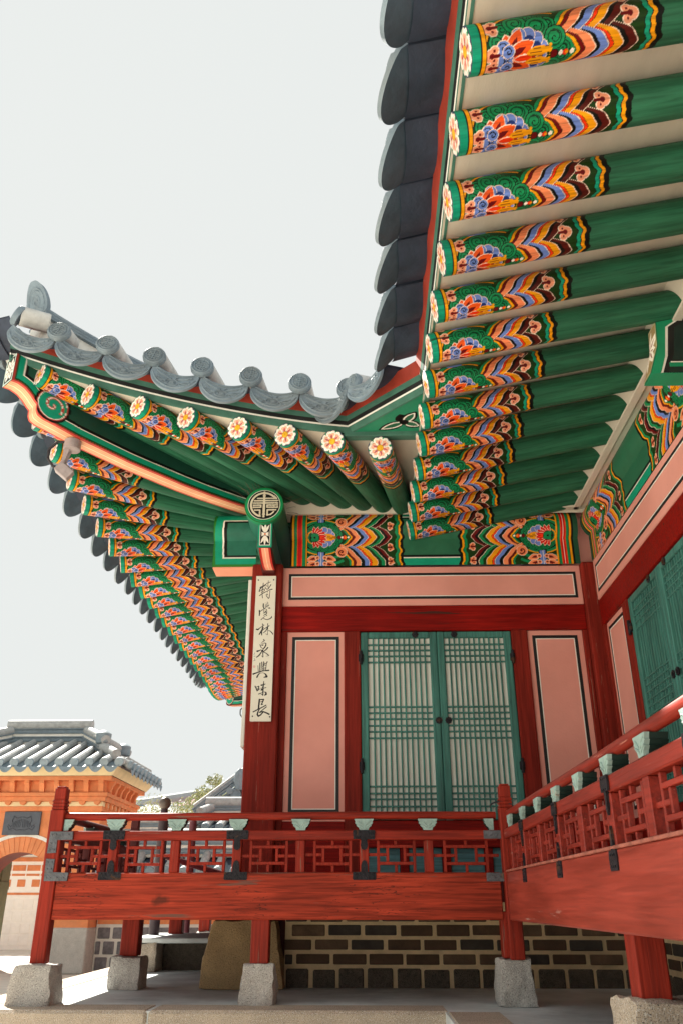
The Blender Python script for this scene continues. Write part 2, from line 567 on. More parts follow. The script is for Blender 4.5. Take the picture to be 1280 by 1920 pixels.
# ------------------------------------------------------------------ painted ornament (dancheong) evaluated point by point on the surface
class Paint:
    def __init__(s, U, V, bg):
        s.U, s.V = U.ravel().astype(float), V.ravel().astype(float)
        s.C = np.tile(np.array(bg, float), (s.U.size, 1))
        s.H = np.zeros(s.U.size)

    def band(s, mask, c):
        s.C[mask] = c

    def near(s, c, r):
        return np.where((np.abs(s.U - c[0]) < r) & (np.abs(s.V - c[1]) < r))[0]

    def disc(s, c, r, col, ry=None, rot=0.0):
        ry = r if ry is None else ry
        i = s.near(c, max(r, ry) * 1.01)
        du, dv = s.U[i] - c[0], s.V[i] - c[1]
        cr, sr = math.cos(rot), math.sin(rot)
        a, b = du * cr + dv * sr, -du * sr + dv * cr
        s.C[i[(a / r) ** 2 + (b / ry) ** 2 < 1]] = col

    def ring(s, c, r0, r1, col):
        d = np.hypot(s.U - c[0], s.V - c[1])
        s.C[(d > r0) & (d < r1)] = col

    def poly(s, pts, col, inside_only=False):
        P = np.array(pts, float)
        lo, hi = P.min(0), P.max(0)
        i = np.where((s.U >= lo[0]) & (s.U <= hi[0]) & (s.V >= lo[1]) & (s.V <= hi[1]))[0]
        if not len(i):
            return i
        x, y = s.U[i], s.V[i]
        ins = np.zeros(len(i), bool)
        n = len(P)
        for k in range(n):
            x0, y0 = P[k]
            x1, y1 = P[(k + 1) % n]
            if y0 == y1:
                continue
            t = ((y0 > y) != (y1 > y)) & (x < (x1 - x0) * (y - y0) / (y1 - y0) + x0)
            ins ^= t
        s.C[i[ins]] = col
        return i[ins]

    def line(s, pts, col, w=0.004, h=None):
        """pts: (u, v) or (u, v, width)"""
        for k in range(len(pts) - 1):
            p, q = pts[k], pts[k + 1]
            w0 = p[2] if len(p) > 2 else w
            w1 = q[2] if len(q) > 2 else w
            m = max(w0, w1) / 2
            i = np.where((s.U > min(p[0], q[0]) - m) & (s.U < max(p[0], q[0]) + m) &
                         (s.V > min(p[1], q[1]) - m) & (s.V < max(p[1], q[1]) + m))[0]
            if not len(i):
                continue
            dx, dy = q[0] - p[0], q[1] - p[1]
            L2 = dx * dx + dy * dy + 1e-12
            t = np.clip(((s.U[i] - p[0]) * dx + (s.V[i] - p[1]) * dy) / L2, 0, 1)
            d = np.hypot(s.U[i] - p[0] - t * dx, s.V[i] - p[1] - t * dy)
            hw = (w0 + (w1 - w0) * t) / 2
            k2 = i[d < hw]
            if h is None:
                s.C[k2] = col
            else:
                s.H[k2] = np.maximum(s.H[k2], h * np.sqrt(np.clip(1 - (d[d < hw] / hw[d < hw]) ** 2, 0, 1)))

    def petal(s, base, ang, L, W, fill, edge=None, ew=0.004, core=None, cl=0.7, cw=0.4):
        def shape(l, w_, off=0.0):
            pts = []
            for t in np.linspace(0, 1, 13):
                pts.append((off + l * t, w_ * 0.5 * math.sin(PI * min(1, t ** 0.85)) ** 0.8))
            for t in np.linspace(1, 0, 13):
                pts.append((off + l * t, -w_ * 0.5 * math.sin(PI * min(1, t ** 0.85)) ** 0.8))
            ca, sa = math.cos(ang), math.sin(ang)
            return [(base[0] + a * ca - b * sa, base[1] + a * sa + b * ca) for a, b in pts]
        if edge is not None:
            s.poly(shape(L + 2 * ew, W + 2 * ew, -ew), edge)
        s.poly(shape(L, W), fill)
        if core is not None:
            s.poly(shape(L * cl, W * cw, L * 0.08), core)

    def spiral(s, c, r, turns, a0, col, w, dirn=1):
        pts = []
        for t in np.linspace(0, 1, int(14 * turns) + 8):
            a = a0 + dirn * 2 * PI * turns * t
            pts.append((c[0] + r * (1 - t * 0.9) * math.cos(a), c[1] + r * (1 - t * 0.9) * math.sin(a)))
        s.line(pts, col, w)

    def cloud(s, c, r, ang, fill, edge, core):
        """small ruyi cloud with a curled dark core, opening along ang"""
        ca, sa = math.cos(ang), math.sin(ang)

        def P(a, b):
            return (c[0] + r * (a * ca - b * sa), c[1] + r * (a * sa + b * ca))
        lob = [(0.25, 0.0, 0.72), (-0.22, 0.58, 0.46), (-0.22, -0.58, 0.46)]
        for a, b, q in lob:
            s.disc(P(a, b), r * q + r * 0.13, edge)
        for a, b, q in lob:
            s.disc(P(a, b), r * q, fill)
        s.disc(P(0.12, 0), r * 0.34, core)
        s.line([P(0.1, 0), P(-0.75, 0)], core, r * 0.42)
        s.disc(P(-0.2, 0.55), r * 0.16, core)
        s.disc(P(-0.2, -0.55), r * 0.16, core)


K = dict(dg=lin('183a10'), dk=lin('0c0e0b'), g=lin('138a54'), teal=lin('149a78'), gd=lin('064d2a'), y=lin('f2a00e'), mar=lin('6b0c10'),
         sal=lin('f48c5c'), pale=lin('f7dcc6'), blue=lin('6c88d0'), nav=lin('1a3170'), red=lin('f23a0c'), ora=lin('f25a1c'), pink=lin('f6a07c'),
         white=lin('f6efe2'), brown=lin('54160f'), raf=lin('2e6a4e'), raf_d=lin('24523c'), slate=lin('40485a'), crim=lin('d0151a'))


def chevrons(p, V, groups, f, g, vc, pale=0.0045, dark=0.0025):
    """interlaced bands: a middle lobe per group and an outer strand that crosses it"""
    fv, gv = f(V), g(V)
    for grp in reversed(groups):
        for base, ok in ((fv, V < vc * 1.3), (gv, V > vc * 0.62)):
            a0, a1 = grp[0][0], grp[-1][1]
            p.band(ok & (p.U > base + a0 - dark) & (p.U < base + a1 + pale), K['dk'])
            for s0, s1, c in grp:
                p.band(ok & (p.U > base + s0) & (p.U < base + s1 - dark), K[c])
            p.band(ok & (p.U > base + a1 - dark) & (p.U < base + a1 + pale - dark), K['pale'])


def rafter_paint(U, V0):
    V = np.abs(V0).ravel()
    p = Paint(U, np.abs(V0), K['dg'])
    u = p.U
    # cloud frame behind the scrolls
    e = np.sqrt(((u - 0.235) / 0.20) ** 2 + (V / 0.215) ** 2)
    for lo, hi, c in ((0.70, 0.80, 'g'), (0.83, 0.92, 'gd'), (0.93, 1.0, 'dk'), (0.945, 0.995, 'y'), (1.0, 1.03, 'dk'), (1.03, 1.13, 'g')):
        p.band((e > lo) & (e < hi), K[c])
    p.line([(0.165, 0.215), (0.235, 0.215)], K['blue'], 0.035)
    # chevrons
    def f(v):
        return -0.086 * (v / 0.08) ** 2.3 + 0.004 * np.cos(v * 110)

    def g(v):
        return -0.150 + 0.135 * (np.clip(v - 0.05, 0, 9) / 0.13) ** 0.92 + 0.006 * np.sin(v * 70)
    groups = [[(0.385, 0.412, 'dg'), (0.412, 0.434, 'g'), (0.434, 0.452, 'y'), (0.452, 0.472, 'mar'), (0.472, 0.516, 'sal')],
              [(0.520, 0.536, 'dk'), (0.536, 0.572, 'blue')],
              [(0.577, 0.594, 'red'), (0.594, 0.634, 'y')],
              [(0.640, 0.658, 'dk'), (0.658, 0.696, 'brown')]]
    chevrons(p, V, groups, f, g, 0.078)
    # scroll discs
    for c, r in (((0.105, 0.075), 0.034), ((0.130, 0.122), 0.034), ((0.380, 0.018), 0.026), ((0.235, 0.168), 0.030), ((0.315, 0.120), 0.030), ((0.185, 0.142), 0.045), ((0.272, 0.112), 0.046), ((0.342, 0.062), 0.042)):
        p.disc(c, r + 0.004, K['dk'])
        p.disc(c, r, K['g'])
        p.ring(c, r * 0.60, r * 0.74, K['gd'])
        p.spiral(c, r * 0.62, 1.2, 2.0, K['dk'], 0.004, -1)
    # blue outer petals and curls
    for a in (-0.2, 0.35, 0.8, 1.25, 1.7):
        c = (0.205 + 0.085 * math.cos(a), 0.005 + 0.085 * math.sin(a))
        p.disc(c, 0.030, K['pale'])
        p.disc(c, 0.027, K['blue'])
    for a in (0.0, 0.6, 1.2):
        p.disc((0.21 + 0.066 * math.cos(a), 0.066 * math.sin(a)), 0.022, K['nav'])
    for a, L in ((1.70, 0.085), (1.10, 0.112), (0.42, 0.115), (-0.12, 0.0)):
        if L:
            p.petal((0.150, 0.012), a, L, 0.058, K['ora'], K['pale'], 0.004, K['mar'], 0.62, 0.42)
    p.petal((0.165, -0.012), 0.02, 0.115, 0.050, K['red'], K['pale'], 0.004, K['mar'], 0.6, 0.42)
    p.petal((0.225, 0.018), 0.06, 0.11, 0.042, K['y'])
    for b in (0.006, 0.018, 0.03):
        p.line([(0.24, b), (0.315, 0.016 + (b - 0.018) * 1.6)], K['brown'], 0.0022)
        p.disc((0.325, 0.016 + (b - 0.018) * 1.8), 0.007, K['y'])
    for c, r in (((0.105, 0.030), 0.032), ((0.140, 0.010), 0.030), ((0.128, 0.052), 0.026), ((0.150, 0.034), 0.024)):
        p.disc(c, r + 0.003, K['pale'])
        p.disc(c, r, K['blue'])
        p.spiral(c, r * 0.7, 1.1, 2.5, K['dk'], 0.005, -1)
    # brown bud, white pearls, small flame
    p.disc((0.345, 0.004), 0.017, K['dk'])
    p.disc((0.343, 0.004), 0.013, K['mar'])
    p.disc((0.372, 0.002), 0.009, K['white'])
    p.disc((0.392, 0.0), 0.012, K['red'])
    p.disc((0.397, 0.0), 0.007, K['y'])
    p.disc((0.420, 0.002), 0.009, K['white'])
    # clouds by the end band
    p.cloud((0.658, 0.108), 0.038, 0.0, K['pink'], K['pale'], K['mar'])
    p.cloud((0.655, 0.205), 0.026, 0.3, K['pink'], K['pale'], K['mar'])
    # wavy closing bands
    wv = 0.006 * np.cos(V * 62) + 0.004 * np.cos(V * 125)
    for lo, hi, c in ((0.700, 0.725, 'dg'), (0.722, 0.726, 'dk'), (0.726, 0.746, 'teal'), (0.746, 0.751, 'dk'), (0.751, 0.769, 'y'), (0.769, 0.797, 'dk')):
        p.band((u > lo + wv) & (u < hi + wv), K[c])
    p.band(u > 0.797 + wv, K['raf'])
    # rim clouds and rim bands
    for v, r in ((0.028, 0.033), (0.137, 0.035), (0.240, 0.030)):
        p.cloud((0.085, v), r, PI, K['pink'], K['pale'], K['mar'])
    for lo, hi, c in ((-1, 0.041, 'dk'), (-1, 0.037, 'teal'), (0.041, 0.058, 'y'), (0.058, 0.062, 'dk')):
        p.band((u > lo) & (u < hi), K[c])
    # plain green and soot towards the hidden top
    p.band((V > 0.265) & (u > 0.07), K['raf_d'])
    return p.C


def flower_paint(U, V):
    """six petalled blossom on a rafter end, unit radius"""
    p = Paint(U, V, K['slate'])
    for k in range(6):
        a = k * PI / 3 + PI / 6
        for da in (-0.24, 0.24):
            p.disc((0.70 * math.cos(a + da), 0.70 * math.sin(a + da)), 0.245, K['white'])
        p.disc((0.84 * math.cos(a + PI / 6), 0.86 * math.sin(a + PI / 6)), 0.10, K['g'])
    p.disc((0, 0), 0.66, K['white'])
    for k in range(6):
        a = k * PI / 3 + PI / 6
        for da in (-0.19, 0.19):
            p.disc((0.58 * math.cos(a + da), 0.58 * math.sin(a + da)), 0.15, lin('f7b899'))
        p.petal((0.2 * math.cos(a), 0.2 * math.sin(a)), a, 0.50, 0.32, lin('f7b899'))
        p.petal((0.24 * math.cos(a), 0.24 * math.sin(a)), a, 0.40, 0.15, lin('c4606a'))
    p.disc((0, 0), 0.275, lin('a8641c'))
    p.disc((0, 0), 0.245, lin('f2b62a'))
    return p.C


def beam_paint(U, V0):
    """end pattern of the purlin: u runs inward from the column, v up from the middle"""
    V = np.abs(V0).ravel()
    p = Paint(U, np.abs(V0), K['dg'])
    u = p.U
    # frame arcs behind everything
    e = np.sqrt(((u - 0.30) / 0.22) ** 2 + (V / 0.17) ** 2)
    for lo, hi, c in ((1.0, 1.06, 'y'), (0.86, 1.0, 'g'), (0.80, 0.86, 'dk'), (1.06, 1.09, 'dk'), (1.25, 1.40, 'g'), (1.58, 1.72, 'g'), (1.90, 2.02, 'g')):
        p.band((e > lo) & (e < hi), K[c])
    def f(v):
        return -0.100 * (v / 0.095) ** 1.75 + 0.004 * np.cos(v * 100)

    def g(v):
        t = np.clip((v - 0.06) / 0.21, 0, 1.6)
        return -0.185 + 0.20 * np.sin(np.clip(t, 0, 1.5) * PI / 2 * 0.92) ** 0.9 + 0.005 * np.sin(v * 60)
    groups = [[(0.500, 0.545, 'dg'), (0.545, 0.565, 'g'), (0.565, 0.585, 'y'), (0.585, 0.610, 'mar'), (0.610, 0.655, 'sal')],
              [(0.660, 0.690, 'dk'), (0.690, 0.732, 'blue')],
              [(0.738, 0.758, 'red'), (0.758, 0.810, 'y')],
              [(0.816, 0.842, 'dg'), (0.842, 0.880, 'g')],
              [(0.886, 0.912, 'dk'), (0.912, 0.950, 'mar')]]
    chevrons(p, V, groups, f, g, 0.092, 0.005, 0.003)
    p.band((u > 0.258) & (u < 0.335) & (V > 0.12), K['dk'])
    p.band((u > 0.268) & (u < 0.322) & (V > 0.12), K['blue'])
    p.band((u > 0.291) & (u < 0.295) & (V > 0.12), K['white'])
    # leaves beside the blue strap
    for du in (-1, 1):
        for v0, a in ((0.205, 0.25), (0.265, 0.15)):
            b = (0.296 + du * 0.035, v0)
            p.petal(b, a if du > 0 else PI - a, 0.105, 0.06, K['sal'], K['pale'], 0.004, K['mar'], 0.6, 0.4)
            p.disc(b, 0.022, K['pale'])
            p.disc(b, 0.018, K['sal'])
            p.disc((b[0], b[1]), 0.008, K['mar'])
    # scroll wreath
    p.disc((0.315, 0), 0.185, K['dk'], 0.150)
    p.disc((0.315, 0), 0.181, K['g'], 0.146)
    p.disc((0.315, 0), 0.172, K['gd'], 0.138)
    for k in range(9):
        a = -0.15 + k * 0.42
        c = (0.315 + 0.140 * math.cos(a), 0.108 * math.sin(a))
        p.disc(c, 0.043, K['dk'])
        p.disc(c, 0.039, K['g'])
        p.ring(c, 0.026, 0.031, K['gd'])
        p.disc(c, 0.017, K['dk'])
        p.disc(c, 0.012, K['g'])
    p.disc((0.30, 0), 0.115, K['gd'], 0.085)
    # lotus
    for a in (0.35, 0.9, 1.5):
        p.disc((0.32 + 0.075 * math.cos(a), 0.070 * math.sin(a)), 0.034, K['pale'])
        p.disc((0.32 + 0.075 * math.cos(a), 0.070 * math.sin(a)), 0.030, K['blue'])
    p.petal((0.30, 0), 0.0, 0.14, 0.075, K['y'])
    for b in (0.0, 0.014):
        p.line([(0.35, b), (0.44, b * 0.4)], K['brown'], 0.003)
    for a in (1.75, 1.35, 0.95, 0.55, 0.17):
        p.petal((0.245, 0.0), a, 0.105, 0.042, K['crim'], K['pale'], 0.004, K['red'], 0.75, 0.4)
    p.disc((0.235, 0.0), 0.047, K['dk'])
    p.disc((0.225, 0.018), 0.024, K['g'])
    p.disc((0.252, 0.014), 0.022, K['g'])
    p.disc((0.235, 0.0), 0.010, K['dk'])
    p.line([(0.165, 0.0), (0.175, 0.04), (0.205, 0.06)], K['y'], 0.010)

    p.disc((0.465, 0), 0.020, K['dk'])
    p.disc((0.465, 0), 0.015, K['mar'])
    p.disc((0.490, 0), 0.010, K['white'])
    p.disc((0.515, 0), 0.018, K['red'])
    p.disc((0.522, 0), 0.009, K['y'])
    p.disc((0.548, 0), 0.010, K['white'])
    c = (0.485, 0.150)
    p.disc(c, 0.052, K['pale'])
    p.disc(c, 0.048, K['sal'])
    p.spiral(c, 0.032, 1.1, 1.0, K['mar'], 0.013, 1)
    for v in (0.105, 0.245):
        p.cloud((0.945, v), 0.036, 0.0, K['sal'], K['pale'], K['mar'])
    wv = 0.008 * np.cos(V * 45) + 0.004 * np.cos(V * 90)
    for lo, hi, cc in ((0.972, 0.992, 'dg'), (0.992, 1.018, 'g'), (1.018, 1.022, 'dk'), (1.022, 1.040, 'y'), (1.040, 1.066, 'dk')):
        p.band((u > lo + wv) & (u < hi + wv), K[cc])
    p.band(u > 1.066 + wv, K['raf'])
    for lo, hi, cc in ((-9, 0.0, 'raf_d'), (0.0, 0.022, 'dk'), (0.022, 0.040, 'y'), (0.040, 0.044, 'dk'), (0.044, 0.068, 'g'), (0.068, 0.120, 'red'), (0.078, 0.110, 'crim'), (0.092, 0.096, 'white'),
                       (0.120, 0.146, 'g'), (0.146, 0.150, 'dk'), (0.150, 0.162, 'y'), (0.162, 0.166, 'dk')):
        p.band((u > lo) & (u < hi), K[cc])
    return p.C


def mid_paint(p, V):
    """plain green middle of a beam with striped edges"""
    for lo, hi, c in ((0.175, 0.40, 'teal'), (0.165, 0.178, 'white'), (0.145, 0.165, 'dk')):
        p.band((V > lo) & (V < hi), K[c])


# shared meshes ------------------------------------------------------
RAF_R, RAF_L = 0.095, 3.0


def make_rafter_mesh():
    us = np.concatenate([np.linspace(0, 0.82, 262), [0.9, 1.2, 1.6, 2.0, 2.5, RAF_L]])
    nv = 168
    ph = np.linspace(-PI, PI, nv, endpoint=False)
    U, PH = np.meshgrid(us, ph, indexing='ij')
    taper = 1.0 + 0.05 * np.clip(U / RAF_L, 0, 1)
    P = np.stack([U, -np.sin(PH) * RAF_R * taper, -np.cos(PH) * RAF_R * taper], -1)   # v>0 faces -Y when the rafter runs along +X
    C = rafter_paint(U, PH * RAF_R)
    F = grid_faces(len(us), nv, wrap=True)
    # blossom end
    rr = np.linspace(1.0, 0.0, 34)
    R, PH2 = np.meshgrid(rr, ph, indexing='ij')
    D = np.stack([-0.004 * np.sqrt(np.clip(1 - R ** 6, 0, 1)), -np.sin(PH2) * RAF_R * R, -np.cos(PH2) * RAF_R * R], -1)
    C2 = flower_paint(R * np.sin(PH2), R * np.cos(PH2))
    F2 = grid_faces(len(rr), nv, off=P.shape[0] * nv, wrap=True)
    V = np.concatenate([P.reshape(-1, 3), D.reshape(-1, 3)])
    return np_mesh('rafter', V, np.concatenate([F, F2]), np.concatenate([C, C2]), M_paint_g, sharp=40)


def frame_x(o, d, up=Vector((0, 0, 1))):
    """matrix whose x axis points along d"""
    x = Vector(d).normalized()
    y = up.cross(x).normalized()
    z = x.cross(y)
    return Matrix(((x.x, y.x, z.x, o[0]), (x.y, y.y, z.y, o[1]), (x.z, y.z, z.z, o[2]), (0, 0, 0, 1)))


def make_drip_mesh(w=0.37, L=0.9, flare=0.74, deep=0.130, ex=0.62):
    """concave eave tile: crescent face with raised ornament and a trough running back (local x across, -y outward, z up)"""
    na, nb = 110, 44
    a = np.linspace(-1, 1, na)
    b = np.linspace(0, 1, nb)
    A, B = np.meshgrid(a, b, indexing='ij')
    q = np.clip(1 - A ** 2, 0, 1)
    zt = -0.028 - 0.052 * q
    zb = (-0.115 if ex < 0.7 else -0.075) - deep * q ** ex
    X, Z = A * w / 2, zt + (zb - zt) * B
    p = Paint(X, Z, (0, 0, 0))
    h = 0.013
    rim = [(x * w / 2 * 0.94, -0.115 - 0.130 * max(0, 1 - x * x) ** 0.62 + 0.024) for x in np.linspace(-0.97, 0.97, 25)]
    p.line(rim, None, 0.007, h)
    top = [(x * w / 2 * 0.94, -0.028 - 0.052 * (1 - x * x) - 0.020) for x in np.linspace(-0.97, 0.97, 25)]
    p.line(top, None, 0.006, h)
    for r0, r1 in ((0.026, 0.014), (0.05, 0.028)):
        p.line([(r0 * math.cos(t), -0.172 + r1 * math.sin(t)) for t in np.linspace(0, 2 * PI, 25)], None, 0.008, h)
    p.line([(-0.012, -0.172), (0.012, -0.172)], None, 0.014, h * 1.2)
    for sgn in (-1, 1):
        for x1, z1 in ((0.03, -0.118), (0.075, -0.122), (0.115, -0.112), (0.14, -0.095)):
            p.line([(sgn * 0.012, -0.148), (sgn * x1 * 0.6, -0.140 + (z1 + 0.142) * 0.5), (sgn * x1, z1)], None, 0.008, h)
        for x1, z1 in ((0.125, -0.165), (0.085, -0.200), (0.13, -0.140)):
            p.line([(sgn * 0.05, -0.168), (sgn * x1, z1)], None, 0.007, h)
    cf, sf = math.cos(flare), math.sin(flare)          # the face flares outward from the trough

    def tilt(y):
        dz = Z - zt
        return np.stack([X, y * cf + dz * sf, zt + dz * cf - y * sf], -1)
    front = tilt(-(0.010 + p.H).reshape(A.shape))
    back = tilt(np.full_like(X, 0.014))
    V = [front.reshape(-1, 3), back.reshape(-1, 3)]
    F = [grid_faces(na, nb), grid_faces(na, nb, True, na * nb)]
    o = 2 * na * nb
    # rim of the plate
    loop = [(i, 0) for i in range(na)] + [(na - 1, j) for j in range(1, nb)] + [(i, nb - 1) for i in range(na - 2, -1, -1)] + [(0, j) for j in range(nb - 2, 0, -1)]
    idx = np.array([i * nb + j for i, j in loop])
    nx = np.roll(idx, -1)
    F.append(np.stack([idx, nx, nx + na * nb, idx + na * nb], 1))
    # trough, 1 m back
    th = np.linspace(-1, 1, 21)
    ys = np.array([0.0, L * 0.39, L * 0.4, L])
    T, YS = np.meshgrid(th, ys, indexing='ij')
    zz = -0.028 - 0.052 * (1 - T ** 2)
    dz = np.array([0, 0, 0.018, 0.018])
    up = np.stack([T * w / 2, YS, zz + dz], -1)
    lo = np.stack([T * w / 2 * 1.0, YS, zz - 0.024 + dz], -1)
    V += [up.reshape(-1, 3), lo.reshape(-1, 3)]
    F += [grid_faces(21, 4, False, o), grid_faces(21, 4, True, o + 84)]
    nF = sum(len(x) for x in F[:3])
    n1, n2 = len(F[0]), len(F[0]) + len(F[1])
    F = np.concatenate(F)
    return np_mesh('drip_tile', np.concatenate(V), F, None, [M_tile, M_tile_d, M_tile_b], mi=np.where(np.arange(len(F)) >= nF, 1, np.where((np.arange(len(F)) >= n1) & (np.arange(len(F)) < n2), 2, 0)), sharp=50)


def make_round_tile_mesh(L=1.0, r=0.086, flare=0.43):
    """convex tile row: relief roundel at the eave and a half-round body running back"""
    n = 72
    rr = np.linspace(1, 0, 26)
    ph = np.linspace(0, 2 * PI, n, endpoint=False)
    R, PH = np.meshgrid(rr, ph, indexing='ij')
    X, Z = R * np.cos(PH) * r, R * np.sin(PH) * r
    p = Paint(X, Z, (0, 0, 0))
    h = 0.011
    k = r / 0.09
    for q in (0.080, 0.058):
        p.line([(q * k * math.cos(t), q * k * math.sin(t)) for t in np.linspace(0, 2 * PI, 40)], None, 0.009 * k, h)
    p.line([(0, -0.055 * k), (0, 0.055 * k)], None, 0.008 * k, h)
    for z in (-0.030, -0.012, 0.012, 0.030):
        wd = math.sqrt(0.054 ** 2 - z * z) * 0.92
        p.line([(-wd * k, z * k), (wd * k, z * k)], None, 0.007 * k, h * 0.9)
    for sx in (-1, 1):
        for sz in (-1, 1):
            p.line([(sx * 0.024 * k, sz * 0.012 * k), (sx * 0.024 * k, sz * 0.040 * k)], None, 0.007 * k, h * 0.9)
    Y = -p.H.reshape(R.shape)
    cf, sf = math.cos(flare), math.sin(flare)

    def tilt(P):
        P = np.asarray(P)
        return np.stack([P[:, 0], P[:, 1] * cf + P[:, 2] * sf, P[:, 2] * cf - P[:, 1] * sf], -1)
    V = [tilt(np.stack([X, Y, Z], -1).reshape(-1, 3))]
    F = [grid_faces(26, n, wrap=True)]
    o = 26 * n
    rim = np.array([[x * math.cos(t) * r, y, x * math.sin(t) * r] for x, y in ((1.0, 0.0), (1.03, 0.006), (1.03, 0.036), (0.9, 0.04), (0.0, 0.04)) for t in ph])
    V.append(tilt(rim))
    F.append(grid_faces(5, n, wrap=True, off=o))
    o += 5 * n
    nF = len(F[0]) + len(F[1])
    # body with slight joints
    ys = [0.03]
    y = 0.03
    while y < L - 0.01:
        y1 = min(L, y + 0.34)
        ys += [y1 - 0.006, y1 - 0.005, y1]
        y = y1
    rad = [r * 0.93] + [r * 0.93 if i % 3 != 1 else r * 0.89 for i in range(len(ys) - 1)]
    t = np.linspace(-PI / 2, PI * 1.5, 17)
    body = np.array([[math.cos(tt) * q, yy, math.sin(tt) * q] for yy, q in zip(ys, rad) for tt in t])
    V.append(body)
    F.append(grid_faces(len(ys), 17, off=o))
    F = np.concatenate(F)
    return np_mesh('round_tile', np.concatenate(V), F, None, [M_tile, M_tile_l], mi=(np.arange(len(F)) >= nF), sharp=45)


def rock_mesh(name, sx, sy, sz, taper, m, rough=0.012, seed=0, n=12, rnd=0.03):
    """rough dressed block, base at z=0, narrowing upward"""
    V, F, key = [], [], {}

    def vid(p):
        k = tuple(round(c, 4) for c in p)
        if k not in key:
            key[k] = len(V)
            V.append(k)
        return key[k]
    for a in range(3):
        u, w_ = [k for k in range(3) if k != a]
        for sg in (-1, 1):
            for i in range(n):
                for j in range(n):
                    q = []
                    for di, dj in ((0, 0), (1, 0), (1, 1), (0, 1)):
                        p = [0, 0, 0]
                        p[a] = sg
                        p[u] = -1 + 2 * (i + di) / n
                        p[w_] = -1 + 2 * (j + dj) / n
                        q.append(vid(p))
                    F.append(q)
    P = []
    for x, y, z in V:
        v = Vector((x, y, z))
        L = max(abs(x), abs(y), abs(z))
        r = Vector((math.copysign(abs(x) ** 1.0, x), y, z))
        s = v.normalized() * 1.28
        t = 0.16 if L > 0 else 0
        k = sum(1 for c in (x, y, z) if abs(c) > 0.9)
        r = r.lerp(s, 0.16 if k > 1 else 0.03)
        zz = (r.z + 1) / 2
        tp = 1 - taper * zz
        q = Vector((r.x * sx / 2 * tp, r.y * sy / 2 * tp, zz * sz))
        nz = noise.noise_vector(q * 7 + Vector((seed * 3.1, seed, 0))) * rough * 1.4 + noise.noise_vector(q * 23 + Vector((seed, 0, 5))) * rough * 0.7
        if zz < 0.02:
            nz.z = 0
        P.append(q + nz)
    mb = MB()
    mb.add(P, F)
    return mb.mesh(name, m, 50)


# ------------------------------------------------------------------ ground, platform
PZ, GZ = -0.585, -1.25
mb = MB()
G = [[(x, y, GZ + 0.012 * noise.noise(Vector((x * 0.4, y * 0.4, 0)))) for y in np.linspace(-60, 120, 61)] for x in np.linspace(-120, 120, 61)]
mb.sheet(G)
struct(mb.build('courtyard_ground', M_ground))
mb = MB()
outline = [(-2.52, 5.72), (0.47, 5.72), (0.50, -6.0), (9.0, -6.0), (9.0, 17.5), (-2.52, 17.5)]
mb.prism(outline, GZ - 0.2, PZ - 0.004, 'z')
struct(mb.build('platform', M_slab))
# kerb slabs along the platform edge
mb = MB()
xs = [-2.55, -1.30, 0.50]
for a, b in zip(xs[:-1], xs[1:]):
    mb.box(a + 0.004, b - 0.004, 5.70, 6.02, PZ - 0.30, PZ + 0.002, 0.018)
ys = [5.69, 4.3, 2.8, 1.2, -0.5, -2.5]
for a, b in zip(ys[:-1], ys[1:]):
    mb.box(0.472, 0.80, b + 0.005, a - 0.005, PZ - 0.30, PZ + 0.002, 0.018)
mb.box(-2.55, -2.25, 6.03, 9.5, PZ - 0.30, PZ + 0.002, 0.018)
struct(mb.build('platform_kerb', M_gran_t))

# ------------------------------------------------------------------ eave lines
TIPX, TIPY, BACKY = -2.74, 5.35, 16.3
CX, CY = 0.66, 8.85                                        # point the corner rafters fan out from
ZH = 3.15


def zrise(d):
    return 0.64 * max(0.0, 1 - d / 3.2) ** 1.7


def eave_front(x):
    d = max(0.0, x - TIPX)
    return Vector((x, 5.53 - 0.18 * max(0, 1 - d / 3) ** 1.7, ZH + zrise(d)))


def eave_left(y):
    d = min(y - TIPY, BACKY - y)
    d = max(d, 0)
    return Vector((-2.45 - 0.29 * max(0, 1 - d / 4) ** 1.7, y, ZH + zrise(d)))


def front_tail(e, Y=7.12):
    t = (Y - e.y) / (CY - e.y)
    x = e.x + (CX - e.x) * t
    k = min(1, max(0, (0.45 - x) / 1.35))
    return Vector((x, Y, 3.43 + 0.15 * k))


def left_tail(e, X=-1.02):
    if e.y < CY:
        cy = CY
    elif e.y > BACKY - (CY - TIPY):
        cy = BACKY - (CY - TIPY)
    else:
        cy = e.y
    t = (X - e.x) / (CX - e.x)
    y = e.y + (cy - e.y) * t
    k = max(0, 1 - min(abs(y - 7.2), abs(BACKY - 1.85 - y)) / 1.35)
    return Vector((X, y, 3.43 + 0.15 * k))


hall = thing('palace_hall', 'red columned palace hall with an upswept tiled roof corner above lattice doors', 'palace hall')
wing = thing('palace_wing', 'palace wing on the right whose long row of painted rafters runs toward the viewer', 'palace wing')

# ------------------------------------------------------------------ rafters
RM = make_rafter_mesh()


def rafter(parent, e, t, roll=0.0):
    o = link('rafter', RM, parent, frame_x(e, t - e) @ Matrix.Rotation(roll, 4, 'X'))
    return o


